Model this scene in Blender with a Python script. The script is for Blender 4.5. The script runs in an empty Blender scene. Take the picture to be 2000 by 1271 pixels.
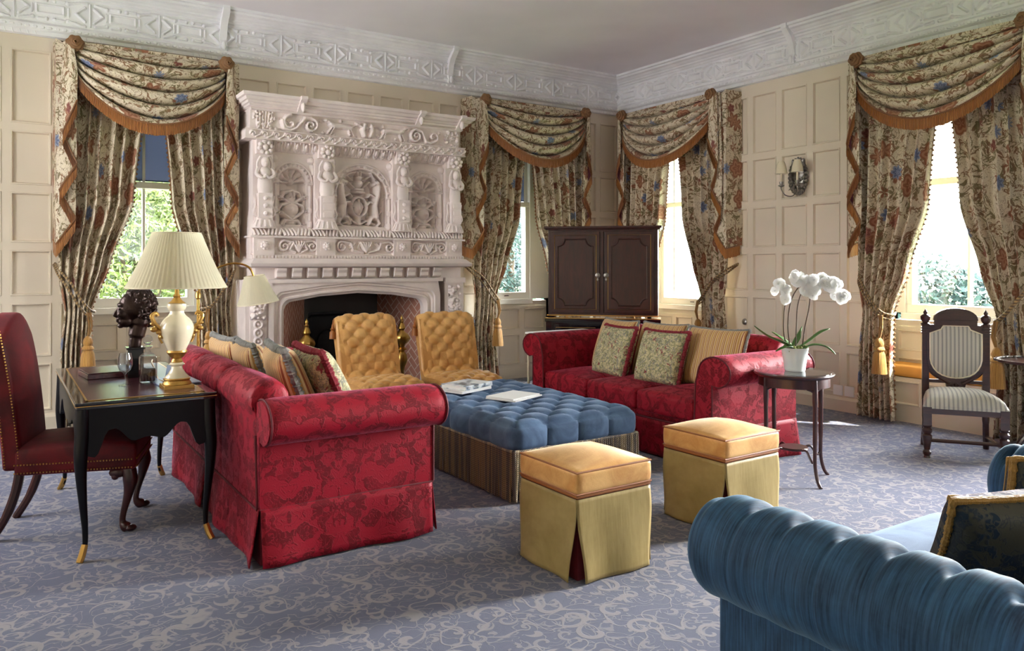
import bpy, bmesh, math, random
import numpy as np
from mathutils import Vector, Matrix, noise
random.seed(7)
S=bpy.context.scene; COL=S.collection
PI=math.pi; sin=math.sin; cos=math.cos
def srgb(r,g,b):
    f=lambda c:(c/12.92 if c<=.04045 else ((c+.055)/1.055)**2.4)
    return (f(r/255),f(g/255),f(b/255),1)
# ---------------------------------------------------------------- camera, sky, sun, exposure
cam=bpy.data.objects.new('camera',bpy.data.cameras.new('camera')); COL.objects.link(cam); S.camera=cam
cam.location=(0,0,1.42); cam.data.sensor_width=36; cam.data.lens=27.25; cam.data.shift_y=-.060
cam.rotation_euler=(PI/2,0,-math.atan2(1000,1514)); cam.data.clip_end=400
S.view_settings.view_transform='Standard'; S.view_settings.look='None'; S.view_settings.gamma=1
S.view_settings.use_curve_mapping=False; S.view_settings.exposure=1.05
S.cycles.diffuse_bounces=5; S.cycles.max_bounces=10; S.cycles.transparent_max_bounces=16
S.cycles.use_denoising=True; S.cycles.sample_clamp_indirect=6
W=bpy.data.worlds.new('sky'); S.world=W; W.use_nodes=True; wt=W.node_tree; wt.nodes.clear()
def wn(t,**k):
    n=wt.nodes.new(t)
    for a,b in k.items(): setattr(n,a,b)
    return n
def build_world():
    # the sky: a bright hazy glare on the sun's side (+X), pale cloud to the west (-X), clear blue in the north (+Y)
    L=wt.links.new
    tc=wn('ShaderNodeTexCoord'); sep=wn('ShaderNodeSeparateXYZ'); L(tc.outputs['Generated'],sep.inputs[0])
    def rng(i,a,b):
        r=wn('ShaderNodeMapRange'); L(sep.outputs[i],r.inputs[0]); r.inputs[1].default_value=a; r.inputs[2].default_value=b; return r.outputs[0]
    def mix(f,a,b):
        m=wn('ShaderNodeMix',data_type='RGBA'); L(f,m.inputs[0])
        for k,v in((6,a),(7,b)):
            if isinstance(v,tuple): m.inputs[k].default_value=v
            else: L(v,m.inputs[k])
        return m.outputs[2]
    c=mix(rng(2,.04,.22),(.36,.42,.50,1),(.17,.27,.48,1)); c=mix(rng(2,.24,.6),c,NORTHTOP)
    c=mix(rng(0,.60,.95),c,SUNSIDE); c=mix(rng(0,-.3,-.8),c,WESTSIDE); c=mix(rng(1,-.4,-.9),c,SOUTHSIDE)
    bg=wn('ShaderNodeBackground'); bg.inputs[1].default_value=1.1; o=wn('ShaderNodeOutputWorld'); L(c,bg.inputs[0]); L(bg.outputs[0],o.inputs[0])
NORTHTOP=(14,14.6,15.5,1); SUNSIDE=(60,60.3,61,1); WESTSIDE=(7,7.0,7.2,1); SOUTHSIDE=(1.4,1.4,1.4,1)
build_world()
def sun_lamp():
    d=bpy.data.lights.new('sun','SUN'); d.energy=16.0; d.angle=.02; d.color=(1,.93,.8)
    o=bpy.data.objects.new('sun',d); COL.objects.link(o)
    o.rotation_euler=Vector((-.50,.60,-.75)).to_track_quat('-Z','Y').to_euler()
sun_lamp()
def portal(c,sx,sy,rot):
    d=bpy.data.lights.new('window_portal','AREA'); d.shape='RECTANGLE'; d.size=sx; d.size_y=sy; d.cycles.is_portal=True
    o=bpy.data.objects.new('window_portal',d); COL.objects.link(o); o.location=c; o.rotation_euler=rot
portal((1.12,8.12,1.95),.95,1.9,(-PI/2,0,0)); portal((5.17,8.12,1.95),.8,1.9,(-PI/2,0,0))
for y,w in((6.64,1.15),(3.48,1.1),(2.0,1.05)): portal((7.16,y,1.9),2.0,w,(0,PI/2,0))
portal((-1.7,5.7,1.8),2.1,1.8,(0,-PI/2,0))
portal((3.0,-1.7,2.0),2.4,1.6,(PI/2,0,0))
# ---------------------------------------------------------------- helpers
class B:
    """collects geometry for ONE mesh object"""
    def __init__(s): s.v=[];s.f=[];s.m=[];s.uv=[];s.M=None
    def add(s,vs,fs,mi=0,uvs=None):
        k=len(s.v)
        if s.M is not None: vs=[tuple(s.M@Vector(p)) for p in vs]
        s.v+=[tuple(p) for p in vs]; s.uv+=(uvs if uvs is not None else [(p[0]+p[1]*.7,p[2]) for p in vs])
        for f in fs: s.f.append(tuple(i+k for i in f)); s.m.append(mi)
    def box(s,x0,y0,z0,x1,y1,z1,mi=0):
        s.add([(x0,y0,z0),(x1,y0,z0),(x1,y1,z0),(x0,y1,z0),(x0,y0,z1),(x1,y0,z1),(x1,y1,z1),(x0,y1,z1)],
         [(0,3,2,1),(4,5,6,7),(0,1,5,4),(1,2,6,5),(2,3,7,6),(3,0,4,7)],mi); return s
    def cbox(s,c,h,mi=0): return s.box(c[0]-h[0],c[1]-h[1],c[2]-h[2],c[0]+h[0],c[1]+h[1],c[2]+h[2],mi)
    def grid(s,fn,nu,nv,mi=0,su=1,sv=1,cu=False,flip=False):
        vs=[];uv=[]
        for j in range(nv+1):
            for i in range(nu if cu else nu+1):
                vs.append(fn(i/nu,j/nv)); uv.append((i/nu*su,j/nv*sv))
        w=nu if cu else nu+1; fs=[]
        for j in range(nv):
            for i in range(nu):
                a=j*w+i;b=j*w+(i+1)%w; q=(a,b,b+w,a+w); fs.append(q[::-1] if flip else q)
        s.add(vs,fs,mi,uv); return s
    def tube(s,pts,r,n=8,mi=0,closed=False,cap=True,sq=None):
        P=[Vector(p) for p in pts]; N=len(P); R=r if isinstance(r,(list,tuple)) else [r]*N
        up=None; vs=[];uv=[]; L=0
        for i,p in enumerate(P):
            t=(P[(i+1)%N]-P[i-1]) if closed else (P[min(i+1,N-1)]-P[max(i-1,0)])
            t=t.normalized() if t.length>1e-9 else Vector((0,0,1))
            if up is None: up=Vector((0,0,1)) if abs(t.z)<.9 else Vector((1,0,0))
            a=t.cross(up); a=a.normalized() if a.length>1e-6 else Vector((1,0,0)); b=a.cross(t).normalized(); up=b
            if i: L+=(P[i]-P[i-1]).length
            for k in range(n):
                g=2*PI*k/n+(PI/n if sq else 0); vs.append(p+(a*cos(g)*(sq or 1)+b*sin(g))*R[i]); uv.append((k/n,L))
        fs=[]
        for i in range(N if closed else N-1):
            for k in range(n):
                a=i*n+k;b=i*n+(k+1)%n;c=((i+1)%N)*n+(k+1)%n;d=((i+1)%N)*n+k; fs.append((a,b,c,d))
        if cap and not closed: fs.append(tuple(range(n))[::-1]); fs.append(tuple((N-1)*n+k for k in range(n)))
        s.add(vs,fs,mi,uv); return s
    def lathe(s,prof,c=(0,0,0),n=20,mi=0,sx=1,sy=1,fn=None):
        pr=prof; vs=[];fs=[];uv=[]
        for j,(r,z) in enumerate(pr):
            for k in range(n):
                g=2*PI*k/n; q=fn(g,j,r) if fn else r
                vs.append((c[0]+q*cos(g)*sx,c[1]+q*sin(g)*sy,c[2]+z)); uv.append((k/n*.2,z))
        for j in range(len(pr)-1):
            for k in range(n):
                a=j*n+k;b=j*n+(k+1)%n; fs.append((a,b,b+n,a+n))
        if pr[0][0]>1e-4: fs.append(tuple(range(n))[::-1])
        if pr[-1][0]>1e-4: fs.append(tuple((len(pr)-1)*n+k for k in range(n)))
        s.add(vs,fs,mi,uv); return s
    def ball(s,c,r,n=10,m=7,mi=0,fn=None):
        if not isinstance(r,(tuple,list)): r=(r,r,r)
        def f(u,v):
            a=2*PI*u;b=PI*(v-.5); p=Vector((cos(b)*cos(a),cos(b)*sin(a),sin(b)))
            if fn: p=p*fn(p)
            return (c[0]+p.x*r[0],c[1]+p.y*r[1],c[2]+p.z*r[2])
        return s.grid(f,n,m,mi,cu=True)
    def prism(s,poly,d0,d1,ax='y',mi=0):
        """poly of 2-D points; ax is the extrusion axis (points are the other two axes in order)"""
        def q(a,b,d): return {'x':(d,a,b),'y':(a,d,b),'z':(a,b,d)}[ax]
        n=len(poly); vs=[q(a,b,d0) for a,b in poly]+[q(a,b,d1) for a,b in poly]
        fs=[tuple(range(n)),tuple(range(n,2*n))[::-1]]+[((i+1)%n,i,i+n,(i+1)%n+n) for i in range(n)]
        s.add(vs,fs,mi); return s
    def rbox(s,c,h,r,n=8,mi=0,fn=None):
        """rounded box with an optional point deformer fn(x,y,z in -1..1, world point)"""
        for ax in range(3):
            for sg in(-1,1):
                def f(u,v,ax=ax,sg=sg):
                    # concentrate rows near the edges
                    e=lambda t:.5-.5*cos(PI*t)
                    uu,vv=2*e(u)-1,2*e(v)-1
                    q=[0,0,0]; q[ax]=sg; q[(ax+1)%3]=uu; q[(ax+2)%3]=vv
                    p=[q[k]*h[k] for k in range(3)]; inner=[max(-h[k]+r,min(h[k]-r,p[k])) for k in range(3)]
                    d=Vector([p[k]-inner[k] for k in range(3)])
                    if d.length>1e-9: d=d.normalized()*min(r,d.length) if sum(abs(x)>1e-9 for x in d)<2 else d.normalized()*r
                    p=[c[k]+inner[k]+d[k] for k in range(3)]
                    return fn(q,p) if fn else tuple(p)
                s.grid(f,n,n,mi,flip=(sg<0))
        return s
    def build(s,name,mats,parent=None,world=False,smooth=True,ang=40,merge=True,bevel=0,label=None,recalc=False):
        me=bpy.data.meshes.new(name); V=s.v
        if world and parent is not None:
            l=parent.location; V=[(a-l[0],b-l[1],c-l[2]) for a,b,c in V]
        me.from_pydata(V,[],s.f)
        if not isinstance(mats,(list,tuple)): mats=[mats]
        for m in mats: me.materials.append(m)
        if len(mats)>1: me.polygons.foreach_set('material_index',s.m)
        ul=me.uv_layers.new(name='UVMap'); idx=np.empty(len(me.loops),dtype=np.int32); me.loops.foreach_get('vertex_index',idx)
        ul.data.foreach_set('uv',np.array(s.uv,dtype=np.float32)[idx].ravel())
        if merge or recalc:
            bm=bmesh.new(); bm.from_mesh(me)
            if merge: bmesh.ops.remove_doubles(bm,verts=bm.verts,dist=1e-5)
            if recalc or merge: bmesh.ops.recalc_face_normals(bm,faces=bm.faces)
            bm.to_mesh(me); bm.free()
        if smooth:
            me.polygons.foreach_set('use_smooth',[True]*len(me.polygons)); me.set_sharp_from_angle(angle=math.radians(ang))
        me.update(); o=bpy.data.objects.new(name,me); COL.objects.link(o)
        if parent is not None: o.parent=parent
        if bevel:
            md=o.modifiers.new('bevel','BEVEL'); md.width=bevel; md.segments=2; md.limit_method='ANGLE'; md.harden_normals=False
        if label: o['label']=label
        return o
def thing(name,label,cat,loc=(0,0,0),rz=0,group=None):
    o=bpy.data.objects.new(name,None); COL.objects.link(o); o.location=loc; o.rotation_euler=(0,0,rz); o.empty_display_size=.1
    o['label']=label; o['category']=cat
    if group: o['group']=group
    return o
def tag(o,label,cat,group=None,kind=None):
    o['label']=label; o['category']=cat
    if group: o['group']=group
    if kind: o['kind']=kind
    return o
def struct(o): o['kind']='structure'; return o
def dup(root,loc,rz,label):
    r=root.copy(); COL.objects.link(r); r.location=loc; r.rotation_euler=(0,0,rz); r['label']=label
    def rec(a,b):
        for ch in list(a.children):
            if ch==b: continue
            c=ch.copy(); COL.objects.link(c); c.parent=b; rec(ch,c)
    rec(root,r); return r
def rotM(rx=0,ry=0,rz=0,loc=(0,0,0)):
    return Matrix.Translation(loc)@Matrix.Rotation(rz,4,'Z')@Matrix.Rotation(ry,4,'Y')@Matrix.Rotation(rx,4,'X')
def arc(cx,cy,r,a0,a1,n): return [(cx+r*cos(a0+(a1-a0)*i/n),cy+r*sin(a0+(a1-a0)*i/n)) for i in range(n+1)]
def catmull(pts,k=6):
    P=[Vector(p) for p in pts]; out=[]
    for i in range(len(P)-1):
        a=P[max(i-1,0)];b=P[i];c=P[i+1];d=P[min(i+2,len(P)-1)]
        for j in range(k):
            t=j/k; out.append(.5*((2*b)+(c-a)*t+(2*a-5*b+4*c-d)*t*t+(3*b-a-3*c+d)*t**3))
    out.append(P[-1]); return [tuple(p) for p in out]
# ---------------------------------------------------------------- material kit
class G:
    def __init__(s,name):
        s.mat=bpy.data.materials.new(name); s.mat.use_nodes=True; s.nt=s.mat.node_tree
        s.b=s.nt.nodes['Principled BSDF']; s.o=s.nt.nodes['Material Output']; s.tc=s.nt.nodes.new('ShaderNodeTexCoord')
    def N(s,t,ins=(),**kw):
        n=s.nt.nodes.new(t)
        for k,v in kw.items(): setattr(n,k,v)
        for k,v in (ins.items() if isinstance(ins,dict) else enumerate(ins)):
            if v is None: continue
            if isinstance(v,bpy.types.NodeSocket): s.nt.links.new(v,n.inputs[k])
            else: n.inputs[k].default_value=v
        return n
    def m(s,op,*a): return s.N('ShaderNodeMath',a,operation=op).outputs[0]
    def vm(s,op,*a):
        n=s.N('ShaderNodeVectorMath',a,operation=op); return n.outputs['Value'] if op in('LENGTH','DOT_PRODUCT','DISTANCE') else n.outputs[0]
    def uv(s): return s.tc.outputs['UV']
    def ob(s): return s.tc.outputs['Object']
    def sc(s,v,k): return s.vm('MULTIPLY',v,k if isinstance(k,tuple) else (k,k,k))
    def xyz(s,v): return s.N('ShaderNodeSeparateXYZ',[v]).outputs
    def comb(s,x=0,y=0,z=0): return s.N('ShaderNodeCombineXYZ',[x,y,z]).outputs[0]
    def noise(s,v,scale,det=2,rough=.5,dist=0,col=False):
        n=s.N('ShaderNodeTexNoise',{'Vector':v,'Scale':scale,'Detail':det,'Roughness':rough,'Distortion':dist}); return n.outputs[1 if col else 0]
    def vor(s,v,scale,out='Distance',feature='F1',rand=1):
        n=s.N('ShaderNodeTexVoronoi',{'Vector':v,'Scale':scale,'Randomness':rand},feature=feature); return n.outputs[out]
    def ramp(s,f,st,interp='LINEAR'):
        n=s.N('ShaderNodeValToRGB',[f]); r=n.color_ramp; r.interpolation=interp
        while len(r.elements)<len(st): r.elements.new(.5)
        for e,(p,c) in zip(r.elements,st):
            e.position=p; e.color=c if isinstance(c,tuple) else (c,c,c,1)
        return n.outputs[0]
    def step(s,f,a,b): return s.N('ShaderNodeMapRange',[f,a,b,0.,1.],interpolation_type='SMOOTHSTEP').outputs[0]
    def mix(s,f,a,b): 
        n=s.N('ShaderNodeMix',{0:f,6:a,7:b},data_type='RGBA'); return n.outputs[2]
    def bump(s,h,st=.3,d=.01,nrm=None):
        return s.N('ShaderNodeBump',{'Strength':st,'Distance':d,'Height':h,'Normal':nrm}).outputs[0]
    def out(s,col=None,rough=None,metal=None,nrm=None,**kw):
        I=s.b.inputs
        def put(k,v):
            if v is None: return
            if isinstance(v,bpy.types.NodeSocket): s.nt.links.new(v,I[k])
            else: I[k].default_value=v
        put('Base Color',col); put('Roughness',rough); put('Metallic',metal); put('Normal',nrm)
        for k,v in kw.items(): put(k.replace('_',' '),v)
        return s.mat
def plain(name,col,rough=.5,metal=0,bsc=0,bst=.1,**kw):
    g=G(name); c=col
    if bsc:
        n=g.noise(g.ob(),bsc,4); nr=g.bump(n,bst,.004)
        c=g.mix(g.step(g.noise(g.ob(),bsc*.13,3),.3,.7),tuple(x*.93 for x in col[:3])+(1,),tuple(min(1,x*1.05) for x in col[:3])+(1,))
        return g.out(c,rough,metal,nr,**kw)
    return g.out(c,rough,metal,**kw)
# ---------------------------------------------------------------- materials
def m_carpet():
    g=G('scroll_carpet'); v=g.sc(g.ob(),(1,1,0))
    def spirals(vec,scale,off,turns,rad,w):
        q=g.vm('ADD',vec,(off,off*.7,0)); n=g.N('ShaderNodeTexVoronoi',{'Vector':q,'Scale':scale,'Randomness':.55})
        d=g.vm('SUBTRACT',q,n.outputs['Position']); x=g.xyz(d); c=g.xyz(n.outputs['Color'])
        th=g.m('DIVIDE',g.m('ARCTAN2',x[1],x[0]),2*PI); r=g.m('MULTIPLY',g.vm('LENGTH',d),scale)
        sg=g.m('SUBTRACT',g.m('MULTIPLY',g.m('GREATER_THAN',c[0],.5),2.),1.)
        t=g.m('ADD',g.m('ADD',g.m('MULTIPLY',th,sg),g.m('MULTIPLY',g.m('POWER',r,.75),turns)),c[1])
        tri=g.m('ABSOLUTE',g.m('SUBTRACT',g.m('FRACT',t),.5))
        ww=g.m('MULTIPLY_ADD',r,w*.25,w)
        ln=g.step(g.m('SUBTRACT',tri,ww),.03,-.03)
        return g.m('MULTIPLY',ln,g.m('LESS_THAN',r,rad))
    wob=g.noise(v,3,2,col=True); wv=g.vm('ADD',v,g.sc(g.vm('SUBTRACT',wob,(.5,.5,.5)),(.05,.05,0)))
    a=spirals(wv,5.4,0,2.4,.46,.12); b=spirals(wv,9.1,3.7,2.0,.42,.14)
    nz=g.noise(g.vm('ADD',v,(9,4,0)),6.5,1,.4,.6); vine=g.step(g.m('ABSOLUTE',g.m('SUBTRACT',nz,.5)),.022,.008)
    nz2=g.noise(g.vm('ADD',v,(2,7,0)),12,1,.4,1.2); leaf=g.step(g.m('ABSOLUTE',g.m('SUBTRACT',nz2,.52)),.03,.012)
    pat=g.m('MAXIMUM',g.m('MAXIMUM',a,g.m('MULTIPLY',b,.85)),g.m('MAXIMUM',vine,g.m('MULTIPLY',leaf,.7)))
    fib=g.noise(g.ob(),420,2); edge=g.m('MULTIPLY',pat,g.m('MULTIPLY_ADD',fib,.5,.72))
    base=g.mix(g.noise(v,60,2),srgb(58,64,94),srgb(70,76,106)); lite=g.mix(g.noise(v,1.3,2),srgb(116,113,120),srgb(130,126,132))
    col=g.mix(edge,base,lite); nr=g.bump(g.m('ADD',fib,g.m('MULTIPLY',pat,.7)),.5,.004)
    return g.out(col,.95,0,nr,Sheen_Weight=.25,Sheen_Roughness=.5)
def m_damask(name,dark,lite,per=.50,rd=(.55,.8),sheen=.22):
    g=G(name); x=g.xyz(g.ob())
    def mir(c,p,o=0.): return g.m('MULTIPLY',g.m('ABSOLUTE',g.m('SUBTRACT',g.m('FRACT',g.m('ADD',g.m('DIVIDE',c,p),o)),.5)),p)
    v=g.comb(mir(x[0],per,.13),mir(x[1],per,.3),g.m('ADD',mir(x[2],per*1.5,.2),3.1))
    n=g.noise(v,14,2.2,.55,.6); n2=g.noise(g.vm('ADD',v,(5,5,5)),34,1.5,.5,.8)
    big=g.step(n,.47,.51); fil=g.step(g.m('ABSOLUTE',g.m('SUBTRACT',n2,.5)),.035,.015)
    pat=g.m('MAXIMUM',g.m('MULTIPLY',big,g.m('SUBTRACT',1.,g.m('MULTIPLY',fil,.7))),g.m('MULTIPLY',g.step(g.m('ABSOLUTE',g.m('SUBTRACT',n,.42)),.012,.005),.5))
    fib=g.noise(g.ob(),180,3)
    crush=g.noise(g.ob(),7,5,.68,.6)
    c=g.mix(pat,lite,dark); c=g.mix(g.m('MULTIPLY',g.step(crush,.46,.70),.6),c,lite)
    nr=g.bump(g.m('ADD',g.m('MULTIPLY',pat,1.),g.m('MULTIPLY',fib,.35)),.28,.003)
    return g.out(c,g.m('MULTIPLY_ADD',pat,rd[1]-rd[0],rd[0]),0,nr,Sheen_Weight=sheen,Sheen_Roughness=.3,Sheen_Tint=(1,.30,.5,1),Specular_IOR_Level=.3)
def m_chintz():
    g=G('floral_chintz'); v=g.uv(); x=g.xyz(v); v=g.comb(x[0],x[1],0.)
    warp=g.vm('ADD',v,g.sc(g.vm('SUBTRACT',g.noise(v,7,2,col=True),(.5,.5,.5)),(.09,.09,0)))
    cream=g.mix(g.noise(v,3,2),srgb(204,190,162),srgb(222,210,186))
    n=g.noise(warp,7.5,4,.62,1.0); leaf=g.step(g.m('ABSOLUTE',g.m('SUBTRACT',n,.54)),.040,.028)
    lc=g.mix(g.step(g.noise(v,9,1),.42,.58),srgb(126,114,80),srgb(136,102,74))
    c=g.mix(leaf,cream,lc)
    st=g.noise(warp,19,2,.5,1.5); c=g.mix(g.m('MULTIPLY',g.step(g.m('ABSOLUTE',g.m('SUBTRACT',st,.5)),.022,.010),.75),c,srgb(110,82,58))
    def flowers(c,sc,off,rad,c1,c2,thr,pet=5.):
        q=g.vm('ADD',v,off); vn=g.N('ShaderNodeTexVoronoi',{'Vector':q,'Scale':sc,'Randomness':.8})
        d=g.vm('SUBTRACT',q,vn.outputs['Position']); X=g.xyz(d); th=g.m('ARCTAN2',X[1],X[0]); r=g.m('MULTIPLY',g.vm('LENGTH',d),sc)
        rr=g.m('MULTIPLY_ADD',g.m('ABSOLUTE',g.m('SINE',g.m('MULTIPLY',th,pet/2))),rad*.35,rad*.75)
        k=g.m('MULTIPLY',g.step(g.m('SUBTRACT',r,rr),.03,-.03),g.m('GREATER_THAN',g.xyz(vn.outputs['Color'])[0],thr))
        sw=g.step(g.m('SINE',g.m('MULTIPLY_ADD',r,34.,g.m('MULTIPLY',g.m('COSINE',g.m('MULTIPLY',th,pet)),1.6))),-.3,.7)
        return g.mix(k,c,g.mix(sw,c1,c2))
    c=flowers(c,3.6,(.3,.1,0),.36,srgb(138,88,62),srgb(166,122,94),.42)
    c=flowers(c,4.6,(5.3,2.1,0),.28,srgb(92,102,130),srgb(132,142,164),.70,7.)
    c=flowers(c,5.4,(8.3,7.1,0),.26,srgb(116,62,54),srgb(144,94,78),.6)
    nr=g.bump(g.noise(v,300,2),.15,.002)
    m=g.out(c,.55,0,nr,Sheen_Weight=.1,Specular_IOR_Level=.35); return m
def m_velvet(name,dark,lite,stripe=0,rough=.6,tint=(1,.8,.5,1),axis=0,sheen=.5,fine=120):
    g=G(name); v=g.ob(); n=g.noise(v,5,4,.6,.8); f=g.noise(v,fine,2)
    k=g.m('MULTIPLY_ADD',f,.12,g.m('MULTIPLY',n,.95))
    if stripe:
        x=g.xyz(v); ss=g.noise(g.comb(*[g.m('MULTIPLY',x[i],float(stripe if i==axis else 6)) for i in range(3)]),1,3,.7)
        k=g.m('ADD',g.m('MULTIPLY',k,.45),g.m('MULTIPLY',ss,.62)); f=ss
    c=g.mix(g.step(k,.3,.85),dark,lite)
    return g.out(c,rough,0,g.bump(f,.2,.002),Sheen_Weight=sheen,Sheen_Roughness=.4,Sheen_Tint=tint,Specular_IOR_Level=.3)
def m_wood(name,a,b,rough=.25,sc=(3,3,22),coat=.4):
    g=G(name); v=g.sc(g.ob(),sc); n=g.noise(v,2.2,5,.6,1.4); c=g.mix(g.step(n,.3,.75),a,b)
    return g.out(c,rough,0,g.bump(n,.06,.002),Coat_Weight=coat,Coat_Roughness=.15)
def m_stripe(name,cols,per=.05,uvax=0,rough=.6,bst=.1):
    g=G(name); x=g.xyz(g.uv()); t=g.m('FRACT',g.m('DIVIDE',x[uvax],per)); c=g.ramp(t,cols,'CONSTANT')
    return g.out(c,rough,0,g.bump(g.noise(g.ob(),150,2),bst,.003),Sheen_Weight=.2)
def m_tapestry():
    g=G('floral_tapestry'); v=g.ob(); w=g.vm('ADD',v,g.sc(g.vm('SUBTRACT',g.noise(v,14,2,col=True),(.5,.5,.5)),.06))
    n=g.noise(w,38,4,.65,1.5); c=g.mix(g.step(n,.44,.52),srgb(128,126,112),srgb(196,184,142))
    n2=g.noise(w,15,4,.7); c=g.mix(g.step(n2,.58,.62),c,srgb(128,40,50)); c=g.mix(g.m('MULTIPLY',g.step(g.noise(w,40,2),.5,.6),.6),c,srgb(104,110,70))
    return g.out(c,.75,0,g.bump(n,.4,.004))
def m_brick():
    g=G('herringbone_brick'); v=g.ob(); x=g.xyz(v)
    a=g.m('MULTIPLY',g.m('ADD',g.m('ADD',x[0],x[1]),x[2]),1/.095); b=g.m('MULTIPLY',g.m('SUBTRACT',x[2],g.m('ADD',x[0],x[1])),1/.095)
    ix,iy=g.m('FLOOR',a),g.m('FLOOR',b); fx,fy=g.m('FRACT',a),g.m('FRACT',b)
    k=g.m('FLOORED_MODULO',g.m('SUBTRACT',ix,iy),4.)
    def eq(n): return g.m('COMPARE',k,float(n),.1)
    big=9.
    d=g.m('MINIMUM',g.m('MINIMUM',g.m('MULTIPLY_ADD',eq(1),big,fx),g.m('MULTIPLY_ADD',eq(0),big,g.m('SUBTRACT',1.,fx))),
      g.m('MINIMUM',g.m('MULTIPLY_ADD',eq(2),big,fy),g.m('MULTIPLY_ADD',eq(3),big,g.m('SUBTRACT',1.,fy))))
    mo=g.step(d,.04,.10); nn=g.noise(v,6,3); c=g.mix(nn,srgb(150,92,74),srgb(196,140,118)); c=g.mix(g.m('MULTIPLY',g.noise(v,40,2),.5),c,srgb(150,110,96))
    c=g.mix(mo,srgb(205,180,165),c)
    return g.out(c,.85,0,g.bump(mo,.6,.006))
def m_shear(name,col,tr=.5):
    g=G(name); nt=g.nt; t=g.N('ShaderNodeBsdfTransparent',[col]); d=g.N('ShaderNodeBsdfTranslucent',[col]); q=g.N('ShaderNodeBsdfDiffuse',[col])
    a=g.N('ShaderNodeMixShader',[.5,d.outputs[0],q.outputs[0]]); mx=g.N('ShaderNodeMixShader',[1-tr,t.outputs[0],a.outputs[0]]); nt.links.new(mx.outputs[0],g.o.inputs[0]); return g.mat
def m_pane(name='window_glass'):
    g=G(name); t=g.N('ShaderNodeBsdfTransparent',[(.96,.98,.97,1)]); gl=g.N('ShaderNodeBsdfGlossy',{'Roughness':.02}); fr=g.m('MULTIPLY_ADD',g.m('POWER',g.N('ShaderNodeLayerWeight',[.5]).outputs['Facing'],5.),.6,.04)
    mx=g.N('ShaderNodeMixShader',[fr,t.outputs[0],gl.outputs[0]]); g.nt.links.new(mx.outputs[0],g.o.inputs[0]); return g.mat
def m_leaf(name,a,b):
    g=G(name); v=g.ob(); c=g.mix(g.step(g.noise(v,1.1,4,.65),.3,.7),a,b); g.out(c,.6,0,Specular_IOR_Level=.2)
    return g.mat
M=dict(
 wall=plain('cream_wall_paint',srgb(222,210,190),.55,bsc=8,bst=.05), ceil=plain('ceiling_plaster',srgb(241,237,241),.8,bsc=5),
 white=plain('white_plaster',srgb(234,234,236),.6,bsc=30,bst=.1), trim=plain('white_gloss_paint',srgb(232,230,220),.35),
 stone=plain('pinkish_stone',srgb(236,224,219),.75,bsc=45,bst=.25), carpet=m_carpet(),
 red=m_damask('red_damask',srgb(104,0,17),srgb(150,6,34)), redpipe=plain('red_piping',srgb(92,6,22),.7),
 darkred=m_velvet('crimson_velvet',srgb(56,1,8),srgb(104,4,16),tint=(1,.3,.35,1),sheen=.18),
 chintz=m_chintz(), lining=plain('plum_lining',srgb(88,30,46),.6), fringe=None,
 gold=m_velvet('gold_velvet',srgb(192,134,70),srgb(234,188,120),rough=.36,sheen=.5,tint=(1,.85,.6,1)),
 goldwelt=plain('bronze_welt',srgb(150,90,38),.5),
 silk=m_velvet('gold_silk',srgb(142,122,72),srgb(172,152,100),stripe=60,rough=.4,axis=0,sheen=.1),
 blue=m_velvet('blue_chenille',srgb(54,76,106),srgb(94,122,156),rough=.75,tint=(.6,.75,1,1),fine=260,sheen=.35),
 teal=m_velvet('teal_chenille',srgb(12,28,50),srgb(58,100,138),stripe=170,rough=.7,tint=(.5,.8,1,1),axis=1,sheen=.3),
 mahog=m_wood('mahogany',srgb(42,15,13),srgb(66,24,19),.32,(9,9,1.6),.12), dark=m_wood('dark_wood',srgb(42,18,14),srgb(66,32,23),.3),
 black=plain('black_lacquer',srgb(14,12,18),.12,Coat_Weight=.6), brass=plain('brass',srgb(190,150,80),.28,1.), gilt=plain('gilt',srgb(196,156,88),.38,.9,bsc=60,bst=.4),
 silver=plain('silver',srgb(150,146,140),.3,1.,bsc=90,bst=.5), brick=m_brick(), soot=plain('sooty_brick',srgb(78,78,76),.8,bsc=20,bst=.4),
 iron=plain('cast_iron',srgb(36,38,44),.45,.6,bsc=40,bst=.5), bronze=plain('dark_bronze',srgb(52,38,34),.32,.7,bsc=60,bst=.5),
 cream=plain('cream_porcelain',srgb(226,216,188),.18,Coat_Weight=.5), pot=plain('white_glazed_pot',srgb(214,220,218),.2),
 paper=plain('white_paper',srgb(238,238,236),.6), leather=m_wood('tooled_leather',srgb(60,26,36),srgb(84,38,46),.25,(8,8,8),.3),
 petal=m_shear('orchid_petal',srgb(250,250,248),.0), stem=plain('orchid_stem',srgb(84,66,50),.6), leafm=plain('orchid_leaf',srgb(74,110,52),.35),
 moss=plain('moss',srgb(116,126,62),.9,bsc=80,bst=.9), glass=m_pane(), blindb=m_shear('blue_roller_blind',srgb(106,110,124),.30), blindw=m_shear('white_roller_blind',srgb(236,240,242),.4),
 seatc=plain('ochre_seat_cushion',srgb(206,146,62),.6,bsc=60,bst=.2), grass=plain('lawn',srgb(96,124,56),.9,bsc=3,bst=.3),
 roof=plain('roof_tiles',srgb(158,118,106),.8,bsc=12,bst=.5), render=plain('pale_render',srgb(196,188,174),.8), darkgrey=plain('grey_stone',srgb(90,94,100),.8,bsc=20,bst=.4),
 lf1=m_leaf('leaf_green_bright',srgb(48,62,22),srgb(78,92,40)), lf2=m_leaf('leaf_green_mid',srgb(30,48,22),srgb(54,74,36)), lf3=m_leaf('leaf_blue_green',srgb(18,42,42),srgb(42,68,60)), bark=plain('bark',srgb(80,66,54),.9,bsc=9,bst=.6),
)
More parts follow.
